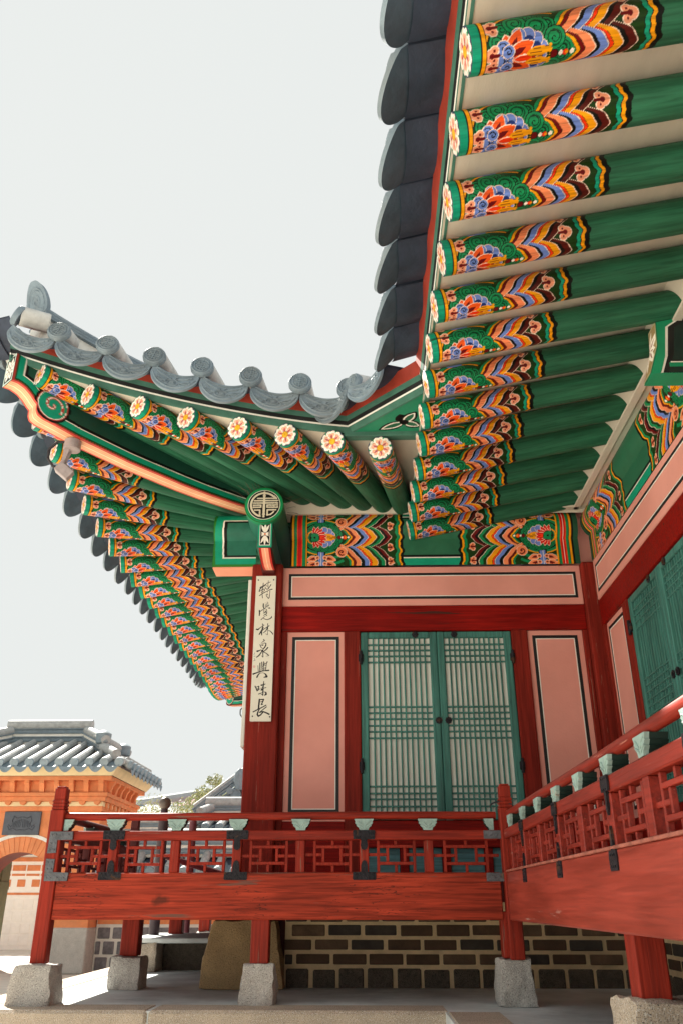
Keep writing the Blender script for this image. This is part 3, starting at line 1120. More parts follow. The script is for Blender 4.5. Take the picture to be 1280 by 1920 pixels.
for k in range(21):
    y = 7.09 - 0.4016 * k
    rafter(wing, Vector((0.448 + random.uniform(-0.006, 0.006), y, ZH)), Vector((1.95, y + random.uniform(-0.008, 0.008), 3.455)), random.uniform(-0.06, 0.06))
for px, py in ((75, 703), (165, 740), (259, 762), (349, 783), (446, 802), (535, 815), (623, 828), (712, 840)):
    r = ray(px, py)
    Y = 5.45
    for _ in range(4):
        Y = eave_front(r[0] / r[1] * Y).y
    e = Vector((r[0] / r[1] * Y, Y, r[2] / r[1] * Y))
    rafter(hall, e, front_tail(e), random.uniform(-0.05, 0.05) - 0.10)
yy = 5.83
while yy < BACKY - 0.4:
    e = eave_left(yy)
    rafter(hall, e, left_tail(e), random.uniform(-0.05, 0.05) + 0.05)
    yy += 0.355

# ------------------------------------------------------------------ soffit boards between the rafters
up95 = Vector((0, 0, 0.097))
mb = MB()
G = []
for x in np.linspace(TIPX + 0.02, 0.46, 40):
    e = eave_front(x)
    t = front_tail(e)
    G.append([e + up95 + (t - e) * s for s in (0.01, 0.3, 0.6, 1.05)])
mb.sheet(G)
G = []
for y in np.linspace(TIPY + 0.02, BACKY - 0.02, 90):
    e = eave_left(y)
    t = left_tail(e)
    G.append([e + up95 + (t - e) * s for s in (0.01, 0.3, 0.6, 1.05)])
mb.sheet(G)
# plaster wedge over the purlin
G = []
for x in np.linspace(-1.0, 0.46, 14):
    k = min(1, max(0, (0.45 - x) / 1.35))
    G.append([(x, 7.02, 3.62 + 0.15 * k), (x, 7.09, 3.50 + 0.12 * k), (x, 7.15, 3.36), (x, 7.3, 3.34)])
mb.sheet(G)
mb.build('soffit', M_cream, hall)
mb = MB()
mb.sheet([[(0.45, y, ZH + 0.097), (1.98, y, 3.461 + 0.097)] for y in np.linspace(-3, 7.3, 8)])
mb.sheet([[(1.885, y, 3.66), (2.075, y, 3.372), (2.3, y, 3.370)] for y in (-3, 7.16)])
mb.box(2.0, 2.06, -3, 7.10, 3.352, 3.371, 0.003)
mb.box(0.46, 2.05, 7.04, 7.12, 3.352, 3.374, 0.004)
mb.sheet([[(0.40, 7.16, 3.70), (2.2, 7.16, 3.70)], [(0.40, 7.12, 3.33), (2.2, 7.12, 3.33)]])
mb.build('soffit', M_cream, wing)

# ------------------------------------------------------------------ eave boards: painted fillet and red tile batten
PROF = [(-0.015, 0.098), (0.0, 0.098), (0.010, 0.150), (0.014, 0.163), (0.022, 0.196), (0.034, 0.237), (0.058, 0.345), (0.02, 0.355)]
PMAT = [0, 0, 1, 2, 0, 3, 3]


def sweep(path, prof, pm, mats, name, parent):
    n = len(path)
    mb = MB()
    outs = []
    for i in range(n):
        ds = []
        for a, b in ((i - 1, i), (i, i + 1)):
            if 0 <= a and b < n:
                d = path[b] - path[a]
                d.z = 0
                ds.append(d.normalized())
        d = sum(ds, Vector()).normalized()
        k = 1.0 / max(0.5, d.dot(ds[0]))
        outs.append(Vector((d.y, -d.x, 0)) * k)            # right hand side of the path = outward
    for j in range(len(prof) - 1):
        G = [[path[i] + outs[i] * prof[q][0] + Vector((0, 0, prof[q][1])) for q in (j, j + 1)] for i in range(n)]
        mb.sheet(G, pm[j])
    return mb.build(name, mats, parent, 20)


EM = [M_green, M_white, M_black, M_eave_red]
CH0, CH1 = eave_front(-0.085), Vector((0.452, 4.92, ZH))
pathF = [eave_front(x) for x in np.linspace(TIPX - 0.03, -0.085, 36)] + [CH1]
pathF[-1] = CH1
sweep([p + Vector((0, 0, 0)) for p in pathF], PROF, PMAT, EM, 'eave_board', hall)
pathL = [eave_left(y) for y in np.linspace(BACKY + 0.03, TIPY - 0.03, 60)]
sweep(pathL, PROF, PMAT, EM, 'eave_board', hall)
pathW = [Vector((0.462, 4.92, ZH)), Vector((0.462, 3, ZH)), Vector((0.462, 1, ZH)), Vector((0.462, -3.5, ZH))]
sweep(pathW, PROF, PMAT, EM, 'eave_board', wing)
mb = MB()
mb.box(0.462, 0.50, 4.9, 7.14, ZH + 0.085, ZH + 0.19, 0.004)
mb.box(0.455, 0.463, 4.9, 7.14, ZH + 0.12, ZH + 0.135, 0.001, 1)
mb.build('eave_fillet', [M_green, M_white], wing)
mb = MB()
mb.box(-0.12, 0.47, 5.50, 5.58, ZH + 0.095, ZH + 0.165, 0.004)
mb.build('eave_fillet', M_green, hall)

# triangular corner board with a painted leaf
us, vs = np.linspace(0, 1, 150), np.linspace(0, 1, 120)
A, B = np.meshgrid(us, vs, indexing='ij')
p0, p1, p2 = np.array([-0.09, 5.53]), np.array([0.455, 5.53]), np.array([0.455, 4.92])
Q = p0 + (p1 - p0) * A[..., None] + (p2 - p1) * (A * B)[..., None]
p = Paint(Q[..., 0], Q[..., 1], lin('2f8a68'))
c0 = (0.335, 5.37)
for a, L in ((2.62, 0.20), (0.45, 0.13), (-1.05, 0.15), (-1.9, 0.10)):
    p.petal(c0, a, L + 0.022, 0.105, K['dk'])
for a, L in ((2.62, 0.20), (0.45, 0.13), (-1.05, 0.15)):
    p.petal(c0, a, L, 0.075, K['white'], None, 0, K['raf'], 0.82, 0.62)
p.disc(c0, 0.035, K['dk'])
V = np.concatenate([Q.reshape(-1, 2), np.full((Q.shape[0] * Q.shape[1], 1), ZH + 0.13)], 1)
link('corner_board', np_mesh('corner_board', V, grid_faces(150, 120), p.C, M_paint), hall)

# ------------------------------------------------------------------ roof slopes and tiles
P1 = Vector((1.5, TIPY + (1.5 - TIPX), 5.9))
P2 = Vector((1.5, BACKY - (1.5 - TIPX), 5.9))
HZ0 = ZH + zrise(0) + 0.36


def hip_point(t, back=False):
    a = Vector((TIPX, BACKY if back else TIPY, HZ0))
    q = a.lerp(P2 if back else P1, t)
    s = 6.0 * t
    q.z = HZ0 + 0.04 - 0.20 * s + 0.0795 * s * s           # the hip dips before it climbs
    return q


mb = MB()
G = []
for x in np.linspace(TIPX - 0.08, 7, 50):
    e = eave_front(x) + Vector((0, -0.02, 0.335))
    t = (x - TIPX) / (1.5 - TIPX)
    h = hip_point(max(0, t)) if t < 1 else Vector((x, P1.y, 5.9))
    G.append([e, e.lerp(h, 0.5), h])
mb.sheet(G)
G = []
for y in np.linspace(TIPY - 0.08, BACKY + 0.08, 90):
    e = eave_left(y) + Vector((-0.02, 0, 0.335))
    d = min(y - TIPY, BACKY - y)
    t = d / (1.5 - TIPX)
    h = hip_point(max(0, t), y > (TIPY + BACKY) / 2) if t < 1 else Vector((1.5, y, 5.9))
    G.append([e, e.lerp(h, 0.5), h])
mb.sheet(G)
mb.add([P1, P2, (7, P2.y, 5.9), (7, P1.y, 5.9), (7, BACKY, 3.6), (TIPX, BACKY, 3.7)], [[0, 1, 2, 3], [1, 5, 4, 2]])
roof = mb.build('roof', M_tile_d, hall)
mb = MB()
mb.add([(0.42, -4, 3.50), (0.42, 5.3, 3.50), (0.42, 12, 3.6), (5.2, -4, 6.2), (5.2, 12, 6.2), (10, -4, 3.6), (10, 12, 3.6), (5.2, -4, 3.4)],
       [[0, 1, 4, 3], [1, 2, 4], [3, 4, 6, 5], [0, 3, 7], [3, 5, 7]])
roofw = mb.build('roof', M_tile_d, wing)

DM, DMS, DMF, DMFS = make_drip_mesh(w=0.385, flare=1.02, deep=0.20, ex=0.85), make_drip_mesh(L=0.22, flare=0.90, deep=0.20, ex=0.85), make_drip_mesh(flare=0.46), make_drip_mesh(L=0.22, flare=0.46)
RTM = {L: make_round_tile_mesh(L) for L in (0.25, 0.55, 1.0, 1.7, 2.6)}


def tile_frame(p, tan, inward, slope, jit=0.012):
    x = tan.normalized()
    y = (inward.normalized() + Vector((0, 0, slope))).normalized()
    z = x.cross(y).normalized()
    y = z.cross(x)
    p = p + Vector((random.uniform(-jit, jit) * 0.5, random.uniform(-jit, jit) * 0.5, random.uniform(-jit, jit) * 0.6))
    M = Matrix(((x.x, y.x, z.x, p.x), (x.y, y.y, z.y, p.y), (x.z, y.z, z.z, p.z), (0, 0, 0, 1)))
    return M @ Matrix.Rotation(random.uniform(-0.03, 0.03), 4, 'Y') @ Matrix.Rotation(random.uniform(-0.03, 0.03), 4, 'X')


def pick(L):
    for k in sorted(RTM, reverse=True):
        if k <= L:
            return RTM[k]
    return RTM[0.25]


TZ, TO = 0.365, 0.235


def front_tile(x):
    e = eave_front(x)
    t = max(0, min(1, (x - TIPX) / (1.5 - TIPX)))
    h = hip_point(t)
    tan = eave_front(x + 0.05) - eave_front(x - 0.05)
    s = (h.z - e.z - 0.36) / max(0.3, h.y - e.y) if t > 0.06 else 0.22
    return e + Vector((0, -TO, TZ)), tan, Vector((0, 1, 0)), min(0.42, max(0.12, s))


RX = [-2.305, -1.925, -1.570, -1.190, -0.820, -0.440, -0.075]
for X in RX:
    p, tn, i, s = front_tile(X)
    link('round_tile', pick(max(0.25, (X - TIPX) * 0.95)), roof, tile_frame(p + Vector((0, -0.035, -0.015)), tn, i, s))
for a, b in zip([-2.690] + RX[:-1], RX):
    X = (a + b) / 2
    p, tn, i, s = front_tile(X)
    link('drip_tile', DMF if X > -1.7 else DMFS, roof, tile_frame(p - Vector((0, 0, 0.035)), tn, i, s))


def left_tile(y):
    e = eave_left(y)
    d = min(y - TIPY, BACKY - y)
    t = max(0, min(1, d / (1.5 - TIPX)))
    h = hip_point(t, y > 10.8)
    tan = eave_left(y - 0.05) - eave_left(y + 0.05)
    s = (h.z - e.z - 0.36) / max(0.3, h.x - e.x) if t > 0.06 else 0.22
    return e + Vector((-TO, 0, TZ)), tan, Vector((1, 0, 0)), min(0.42, max(0.12, s))


y = 5.60
while y < BACKY - 0.2:
    p, tn, i, s = left_tile(y)
    link('round_tile', pick(max(0.25, min(y - TIPY, BACKY - y) * 0.95)), roof, tile_frame(p, tn, i, s))
    p, tn, i, s = left_tile(y + 0.185)
    link('drip_tile', DM if min(y - TIPY, BACKY - y) > 0.9 else DMS, roof, tile_frame(p, tn, i, s))
    if y == 5.60:
        p, tn, i, s = left_tile(y - 0.185)
        link('drip_tile', DMS, roof, tile_frame(p, tn, i, s))
    y += 0.371
# corner roundel facing outward on the diagonal
cp = Vector((-2.70, 5.20, 4.215))
link('round_tile', RTM[0.25], roof, tile_frame(cp, Vector((0.50, -0.86, 0)), Vector((0.86, 0.50, 0)), 0.0))
# chamfer at the valley
chd = (CH1 - CH0)
chd.z = 0
chn = Vector((chd.y, -chd.x, 0)).normalized()
for s in (0.08, 0.56):
    q = CH0.lerp(CH1, s)
    link('drip_tile', DMF, roof, tile_frame(Vector((q.x, q.y, ZH + TZ)) + chn * 0.22, chd, -chn, 0.28))
for s in (0.32,):
    q = CH0.lerp(CH1, s)
    link('round_tile', RTM[1.0], roof, tile_frame(Vector((q.x, q.y, ZH + TZ)) + chn * 0.20, chd, -chn, 0.28))
y = 4.66
while y > -3:
    link('drip_tile', DM, roofw, tile_frame(Vector((0.452 - TO, y, ZH + TZ)), Vector((0, -1, 0)), Vector((1, 0, 0)), 0.28))
    link('round_tile', RTM[1.7], roofw, tile_frame(Vector((0.452 - TO + 0.26, y - 0.2, ZH + TZ + 0.11)), Vector((0, -1, 0)), Vector((1, 0, 0)), 0.28))
    y -= 0.4

# hip ridge with its end tile
for bk in (False, True):
    path = [hip_point(t, bk) for t in np.linspace(0.022, 1.0, 40)]
    a = path[0]
    d = (path[1] - path[0]).normalized()
    mb = MB()
    mb.loft(path, [(-0.13, -0.08), (-0.12, 0.15), (0.12, 0.15), (0.13, -0.08)], 1)
    for i, z in enumerate((0.15, 0.185, 0.22)):
        q = 0.155 - 0.012 * i
        mb.loft(path, [(-q, z), (-q, z + 0.022), (q, z + 0.022), (q, z)], 0)
        mb.loft(path[1:], [(-0.115, z + 0.02), (-0.115, z + 0.036), (0.115, z + 0.036), (0.115, z + 0.02)], 1)
    mb.loft(path, [(0.085 * math.cos(t), 0.25 + 0.085 * math.sin(t)) for t in np.linspace(0, PI, 10)], 0)
    mb.lathe([(0.02, -0.13), (0.11, -0.11), (0.135, 0.02), (0.10, 0.12), (0.02, 0.16)], 14, a + d * 0.14 + Vector((0, 0, 0.12)), 1)
    rid = mb.build('hip_ridge', [M_tile, M_lime], roof)
    # upright leaf shaped end tile with relief
    na, nb = 40, 50
    A, B = np.meshgrid(np.linspace(-1, 1, na), np.linspace(0, 1, nb), indexing='ij')
    wd = 0.115 * np.sqrt(np.clip(1 - (np.clip(B - 0.35, 0, 1) / 0.66) ** 2.2, 0, 1)) * (0.86 + 0.14 * np.clip(B / 0.35, 0, 1))
    YY, ZZ = A * wd, B * 0.34
    p = Paint(YY, ZZ, (0, 0, 0))
    p.line([(0.085 * math.cos(t), 0.15 + 0.135 * math.sin(t)) for t in np.linspace(-0.9, PI + 0.9, 30)], None, 0.010, 0.008)
    p.spiral((0.0, 0.17), 0.05, 1.6, 0.4, None, 0.012) if False else p.line([(0.05 * (1 - t * 0.8) * math.cos(9 * t), 0.17 + 0.06 * (1 - t * 0.8) * math.sin(9 * t)) for t in np.linspace(0, 1, 40)], None, 0.012, 0.008)
    for zz, ww in ((0.06, 0.05), (0.245, 0.035), (0.10, 0.055)):
        p.line([(-ww, zz), (0, zz + 0.02), (ww, zz)], None, 0.011, 0.008)
    fr = np.stack([-0.01 - p.H.reshape(A.shape) - 0.10 * B ** 2, YY, ZZ], -1)
    bk_ = np.stack([0.03 - 0.10 * B ** 2, YY, ZZ], -1)
    V = np.concatenate([fr.reshape(-1, 3), bk_.reshape(-1, 3)])
    loop = [(i, 0) for i in range(na)] + [(na - 1, j) for j in range(1, nb)] + [(i, nb - 1) for i in range(na - 2, -1, -1)] + [(0, j) for j in range(nb - 2, 0, -1)]
    ix = np.array([i * nb + j for i, j in loop])
    nx = np.roll(ix, -1)
    F = np.concatenate([grid_faces(na, nb), grid_faces(na, nb, True, na * nb), np.stack([ix, nx, nx + na * nb, ix + na * nb], 1)])
    flat = Vector((0.42, -0.9 if bk else 0.9, 0)).normalized()
    link('ridge_end_tile', np_mesh('ridge_end_tile', V, F, None, M_tile, sharp=50), roof, frame_x(a + Vector((0, 0, 0.17)) - flat * 0.01, flat))


# ------------------------------------------------------------------ corner rafters (carved, painted)
TIP = Vector((TIPX, TIPY, 0))
LOW = [(-0.005, 3.665), (0.05, 3.668), (0.11, 3.650), (0.16, 3.615), (0.20, 3.575), (0.225, 3.555), (0.228, 3.50), (0.245, 3.465), (0.29, 3.447), (0.41, 3.432), (0.60, 3.404), (0.85, 3.385),
       (1.105, 3.365), (1.37, 3.359), (1.65, 3.352), (1.95, 3.356), (2.29, 3.372), (2.8, 3.40)]


def corner_rafter(back):
    s = -1 if back else 1
    o = Vector((TIPX, BACKY if back else TIPY, 0))
    e = Vector((1.83, 1.95 * s, 0)).normalized()
    n = Vector((e.y, -e.x, 0)) * s
    hw = 0.08
    # dense resample of the lower edge
    ls = np.array(LOW)
    seg = np.concatenate([[0], np.cumsum(np.hypot(*np.diff(ls, axis=0).T))])
    q = np.linspace(0, seg[-1], 240)
    S, ZL = np.interp(q, seg, ls[:, 0]), np.interp(q, seg, ls[:, 1])
    top = np.interp(S, [-0.1, 0, 0.25, 1.0, 2.9], [3.915, 3.915, 3.86, 3.80, 3.72])
    nb = 110
    B = np.linspace(0, 1, nb)
    SS = np.tile(S[:, None], (1, nb))
    ZZ = ZL[:, None] + (top - ZL)[:, None] * B[None]
    D = np.tile(q[:, None], (1, nb))
    p = Paint(SS, ZZ, lin('1d4a3c'))
    # distance from the lower edge measured square to it
    lowpts = np.stack([S, ZL], 1)
    dist = np.full(p.U.size, 9.0)
    for k in range(0, 240, 2):
        dist = np.minimum(dist, np.hypot(p.U - lowpts[k, 0], p.V - lowpts[k, 1]))
    dist = np.minimum(dist, np.where(p.V > 3.6, p.U + 0.005, 9))
    for lo, hi, c in ((0.0, 0.014, lin('b04038')), (0.014, 0.030, lin('164a26')), (0.030, 0.078, K['teal']), (0.078, 0.086, K['white']), (0.086, 0.112, K['dk'])):
        p.band((dist >= lo) & (dist < hi), c)
    c0, r0 = (0.350, 3.592), 0.132
    p.disc(c0, r0 + 0.022, K['dk'])
    p.disc(c0, r0 + 0.002, lin('b04038'))
    p.disc(c0, r0 - 0.006, K['white'])
    p.disc(c0, r0 - 0.013, K['teal'])
    p.spiral(c0, r0 - 0.040, 1.15, -0.6, lin('b8433a'), 0.021, 1)
    p.spiral(c0, r0 - 0.040, 1.15, -0.6, K['white'], 0.009, 1)
    V, F, C = [], [], []
    for sg in (1, -1):
        base = len(V) * 240 * nb
        W = np.array(o)[None, None] + SS[..., None] * np.array(e) + np.array(n) * hw * sg
        W[..., 2] = ZZ
        V.append(W.reshape(-1, 3))
        F.append(grid_faces(240, nb, sg < 0, base))
        C.append(p.C)
    # underside: cream stripe between red edges
    na = 40
    A = np.linspace(-1, 1, na)
    U2, A2 = np.meshgrid(q, A, indexing='ij')
    pc = Paint(U2, A2, lin('e3a078'))
    for lo, hi, c in ((0.72, 2, lin('c04a3c')), (0.62, 0.66, lin('efc49c')), (-0.1, 0.1, lin('f0c8a0')), (0.30, 0.34, lin('efc49c'))):
        p_ = np.abs(pc.V)
        pc.band((p_ > lo) & (p_ < hi), c)
    W = np.array(o)[None, None] + np.interp(U2, q, S)[..., None] * np.array(e) + A2[..., None] * hw * np.array(n)
    W[..., 2] = np.interp(U2, q, ZL) - 0.006 * (1 - A2 ** 2)
    V.append(W.reshape(-1, 3))
    F.append(grid_faces(240, na, True, 2 * 240 * nb))
    C.append(pc.C)
    # end face with white blossom
    A3, B3 = np.meshgrid(np.linspace(-1, 1, 60), np.linspace(0, 1, 70), indexing='ij')
    pe = Paint(A3 * hw, 3.665 + B3 * 0.25, K['dk'])
    for a in range(8):
        t = a * PI / 4 + PI / 8
        pe.petal((0.02 * math.cos(t), 3.79 + 0.02 * math.sin(t)), t, 0.085, 0.048, K['white'], None, 0, lin('8a8d86'), 0.5, 0.25)
    pe.disc((0, 3.79), 0.016, K['white'])
    pe.band((np.abs(pe.U) > hw - 0.014) | (pe.V < 3.681) | (pe.V > 3.90), lin('cfe0d4'))
    W = np.array(o)[None, None] + (-0.008) * np.array(e) + A3[..., None] * hw * np.array(n)
    W[..., 2] = 3.665 + B3 * 0.25
    V.append(W.reshape(-1, 3))
    F.append(grid_faces(60, 70, False, 2 * 240 * nb + 240 * na))
    C.append(pe.C)
    return link('corner_rafter', np_mesh('corner_rafter', np.concatenate(V), np.concatenate(F), np.concatenate(C), M_paint, sharp=40), hall)


corner_rafter(False)
corner_rafter(True)

# ------------------------------------------------------------------ purlins with their bearing boards, painted along the face
PR, PAZ = 0.168, 3.222           # purlin radius and axis height
JD, JB = 0.105, 2.832            # bearing board half depth and lower edge


def purlin_profile(n=150):
    """offset outward from the axis plane and height, from the lower edge of the board up over the purlin"""
    za = PAZ - math.sqrt(PR ** 2 - JD ** 2)
    a0 = math.atan2(za - PAZ, JD)
    flat, arc = za - JB, (1.65 - a0) * PR
    t = np.linspace(0, flat + arc, n)
    o = np.where(t < flat, JD, PR * np.cos(a0 + (t - flat) / PR))
    z = np.where(t < flat, JB + t, PAZ + PR * np.sin(a0 + (t - flat) / PR))
    return o, z, t - (flat + arc) * 0.418


def purlin(parent, a0, a1, fn, paint, step=0.0048):
    """fn(a, o, z) -> world point; paint(A, V) -> colours"""
    o, z, v = purlin_profile()
    a = np.linspace(a0, a1, int((a1 - a0) / step))
    A, V = np.meshgrid(a, v, indexing='ij')
    O = np.tile(o, (len(a), 1))
    Z = np.tile(z, (len(a), 1))
    P = fn(A, O, Z).reshape(-1, 3)
    C = paint(A, V)
    return link('purlin', np_mesh('purlin', P, grid_faces(len(a), len(v)), C, M_paint, sharp=30), parent)


def paint_bay(a0, a1):
    """pattern at both ends of a bay between a0 and a1, plain middle"""
    def f(A, V):
        L = a1 - a0
        u = A - a0
        c1 = beam_paint(u, V)
        c2 = beam_paint(L - u, V)
        m = (u.ravel() > L / 2)[:, None]
        C = np.where(m, c2, c1)
        mid = np.minimum(u, L - u).ravel()
        Va = np.abs(V.ravel())
        wv = 0.008 * np.cos(Va * 45) + 0.004 * np.cos(Va * 90)
        ins = mid > 1.066 + wv
        for lo, hi, c in ((0.215, 0.5, 'teal'), (0.205, 0.217, 'white'), (0.185, 0.205, 'dk')):
            C[ins & (Va > lo) & (Va < hi)] = K[c]
        return C
    return f


FY = 7.275                        # front purlin axis
WXA = 2.225                       # wing purlin axis
purlin(hall, -0.66, 2.03, lambda A, O, Z: np.stack([A, FY - O, Z], -1), paint_bay(-0.665, 1.985))
# wing: columns at Y = 7.2 and 4.36 and 1.5
wb = paint_bay(0.075, 2.83)
wb2 = paint_bay(2.99, 5.75)


def wpaint(A, V):
    C = wb(A, V)
    C2 = wb2(A, V)
    return np.where((A.ravel() > 2.91)[:, None], C2, C)


purlin(wing, 0.02, 5.7, lambda A, O, Z: np.stack([WXA - O, 7.14 - A, Z], -1), wpaint, 0.0055)

# stub of the front purlin past the corner column
mb_prof = purlin_profile(70)


def stub_paint(A, V):
    a = A.ravel()
    p = Paint(A, V, lin('2b6b58'))
    wv = 0.02 * np.cos(p.V * 9)
    u = -0.985 - p.U
    L = 0.40
    e = L + wv * 0.4 - u
    p.band((e < 0.135) | (p.V < -0.17) | (p.V > 0.155), K['dk'])
    p.band((e < 0.105) | (p.V < -0.195) | (p.V > 0.175), K['white'])
    p.band((e < 0.09) | (p.V < -0.205) | (p.V > 0.185), K['teal'])
    p.band((e < 0.022), lin('2f7a2e'))
    p.band((p.V < -0.262), lin('2f7a2e'))
    return p.C


o_, z_, v_ = mb_prof
a = np.linspace(-1.385, -0.98, 110)
A, V = np.meshgrid(a, v_, indexing='ij')
O = np.tile(o_, (110, 1))
Z = np.tile(z_, (110, 1))
link('purlin_stub', np_mesh('purlin_stub', np.stack([A, FY - O, Z], -1).reshape(-1, 3), grid_faces(110, 70), stub_paint(A, V), M_paint, sharp=30), hall)
mb = MB()
mb.box(-1.38, -0.99, FY - JD - 0.004, FY + JD, JB - 0.016, JB - 0.001, 0.005)
mb.build('stub_sill', mat('salmon_board', lin('f0a080'), 0.55, 0.08, 4), hall)
mb = MB()
mb.add([(-1.387, FY - q, zz) for q, zz in zip(o_, z_)] + [(-1.387, FY + 0.12, JB), (-1.387, FY + 0.12, z_[-1])], [list(range(70)) + [71, 70]])
mb.build('stub_end', M_green_b, hall)

# left purlin with its round end and the longevity character
ph = np.linspace(0, 2 * PI, 120, endpoint=False)
rr = np.linspace(1, 0, 80)
R, PH = np.meshgrid(rr, ph, indexing='ij')
X, Y = R * np.cos(PH), R * np.sin(PH)
p = Paint(X, Y, K['g'])
p.ring((0, 0), 0.965, 1.5, lin('2c5a22'))
p.disc((0, 0), 0.83, K['white'])
p.disc((0, 0), 0.81, K['dk'])
Wh = lin('d9cfb8')
arc = [(0.66 * math.cos(t), 0.66 * math.sin(t)) for t in np.linspace(0.75, PI * 2 - 1.85, 50)]
p.line(arc, Wh, 0.10)
p.line([(0, 0.70), (0, -0.66)], Wh, 0.12)
for yy_, x0, x1 in ((0.36, -0.34, 0.62), (0.23, -0.50, 0.70), (0.10, -0.56, 0.70), (-0.02, -0.54, -0.16), (-0.02, 0.16, 0.70), (-0.14, -0.54, -0.16), (-0.14, 0.16, 0.70)):
    p.line([(x0, yy_), (x1, yy_)], Wh, 0.075)
p.line([(-0.16, -0.02), (-0.16, -0.14)], Wh, 0.07)
p.line([(0.16, -0.02), (0.16, -0.14)], Wh, 0.07)
p.line([(-0.46, -0.30), (-0.20, -0.30), (-0.20, -0.60)], Wh, 0.075)
p.line([(0.60, -0.29), (0.18, -0.29), (0.18, -0.58), (0.36, -0.54), (0.50, -0.40)], Wh, 0.075)
p.line([(0.50, 0.48), (0.62, 0.36)], Wh, 0.09)
LX, LZ, LY = -0.862, 3.232, 6.68
RO = 0.176
D = np.stack([LX + X * RO, np.full_like(X, LY) - 0.006 * (1 - R ** 8), LZ + Y * RO], -1).reshape(-1, 3)
side_y = np.array([LY, LY + 0.02, LY + 0.10, 16.0])
S_, T_ = np.meshgrid(side_y, ph, indexing='ij')
side = np.stack([LX + np.cos(T_) * RO, S_, LZ + np.sin(T_) * RO], -1).reshape(-1, 3)
cs = np.tile(np.array(lin('2b6b58')), (len(side), 1))
cs[:240] = K['g']
link('purlin_end', np_mesh('purlin_end', np.concatenate([D, side]), np.concatenate([grid_faces(80, 120, wrap=True), grid_faces(4, 120, off=80 * 120, wrap=True)]),
                           np.concatenate([p.C, cs]), M_paint, sharp=40), hall)
# bearing board end below it with the white flower panel and its salmon tongue
A, B = np.meshgrid(np.linspace(-1, 1, 50), np.linspace(0, 1, 90), indexing='ij')
p = Paint(A * 0.062, B * 0.25, K['teal'])
p.band((np.abs(p.U) < 0.047) & (p.V > 0.016) & (p.V < 0.236), K['white'])
p.band((np.abs(p.U) < 0.042) & (p.V > 0.021) & (p.V < 0.231), K['dk'])
for sy in (1, -1):
    for ang, L in ((PI / 2, 0.095), (PI / 2 - 0.42, 0.085), (PI / 2 + 0.42, 0.085)):
        p.petal((0, 0.125 + sy * 0.012), ang * sy, L, 0.022, K['white'])
for ang in (0, 0.5, -0.5, PI, PI - 0.5, PI + 0.5):
    p.petal((0, 0.125), ang, 0.04, 0.012, K['white'])
p.disc((0, 0.125), 0.008, K['sal'])
Wp = np.stack([LX + A * 0.062 + 0.014, np.full_like(A, LY + 0.045), 2.842 + B * 0.25], -1).reshape(-1, 3)
link('flower_panel', np_mesh('flower_panel', Wp, grid_faces(50, 90), p.C, M_paint), hall)
mb = MB()
mb.box(LX - 0.046, LX + 0.074, LY + 0.048, 16, 2.845, 3.09, 0.004)
mb.build('bearing_board', M_teal, hall)
A, B = np.meshgrid(np.linspace(-1, 1, 30), np.linspace(0, 1, 20), indexing='ij')
p = Paint(A, B, lin('f2a080'))
p.band(np.abs(p.U) > 0.62, lin('b92c24'))
p.band(np.abs(p.U) < 0.10, lin('f6cfa8'))
Wp = np.stack([LX + A * 0.050 + 0.014 + 0.02 * B, LY + 0.06 + 0.26 * B, 2.838 - 0.11 * B - 0.035 * np.sin(B * PI)], -1).reshape(-1, 3)
link('bracket_tongue', np_mesh('bracket_tongue', Wp, grid_faces(30, 20), p.C, M_paint), hall)
mb = MB()
mb.prism([(LY + 0.066, 2.842), (LY + 0.34, 2.73), (LY + 0.44, 2.73), (LY + 0.44, 2.842)], LX - 0.04, LX + 0.075, 'x')
mb.build('bracket_block', M_red_dull, hall)

# anti-bird wires round the purlin end and the wing bracket
mb = MB()
for cx, cz, k, lo, hi in ((LX, LZ, 9, 0.9, 2.3), (LX + 0.02, LZ, 7, -0.35, 0.5), (LX, LZ, 5, 2.2, 3.0)):
    for i in range(k):
        t = lo + (hi - lo) * random.random()
        l = random.uniform(0.08, 0.17)
        y0 = LY + random.uniform(0.02, 0.15)
        d = Vector((math.cos(t), random.uniform(-0.5, 0.2), math.sin(t)))
        b = Vector((cx + math.cos(t) * RO, y0, cz + math.sin(t) * RO))
        mb.tube([b, b + d * l * 0.6 + Vector((random.uniform(-.02, .02), 0, 0.01)), b + d * l], 0.0016, 4)
mb.build('bird_wires', M_bark, hall)

# ------------------------------------------------------------------ columns
Mfront = Matrix.Translation((0, 7.2, 0))
Mwing = Matrix.Translation((2.12, 7.12, 0)) @ Matrix.Rotation(-PI / 2, 4, 'Z')
Mleft = Matrix.Translation((-1.0, 15.9, 0)) @ Matrix.Rotation(-PI / 2, 4, 'Z')


def column(parent, cx, cy, s=0.28, z0=-0.13, z1=2.84):
    mb = MB()
    mb.box(cx - s / 2, cx + s / 2, cy - s / 2, cy + s / 2, z0, z1, 0.012)
    return mb.build('column', M_red_col, parent)


column(hall, -0.86, 7.26)
for y in (9.5, 11.7, 13.8, 15.9):
    column(hall, -0.86, y)
column(wing, 2.17, 7.285, 0.30)
column(wing, 2.24, 4.28)
column(wing, 2.24, 1.45)


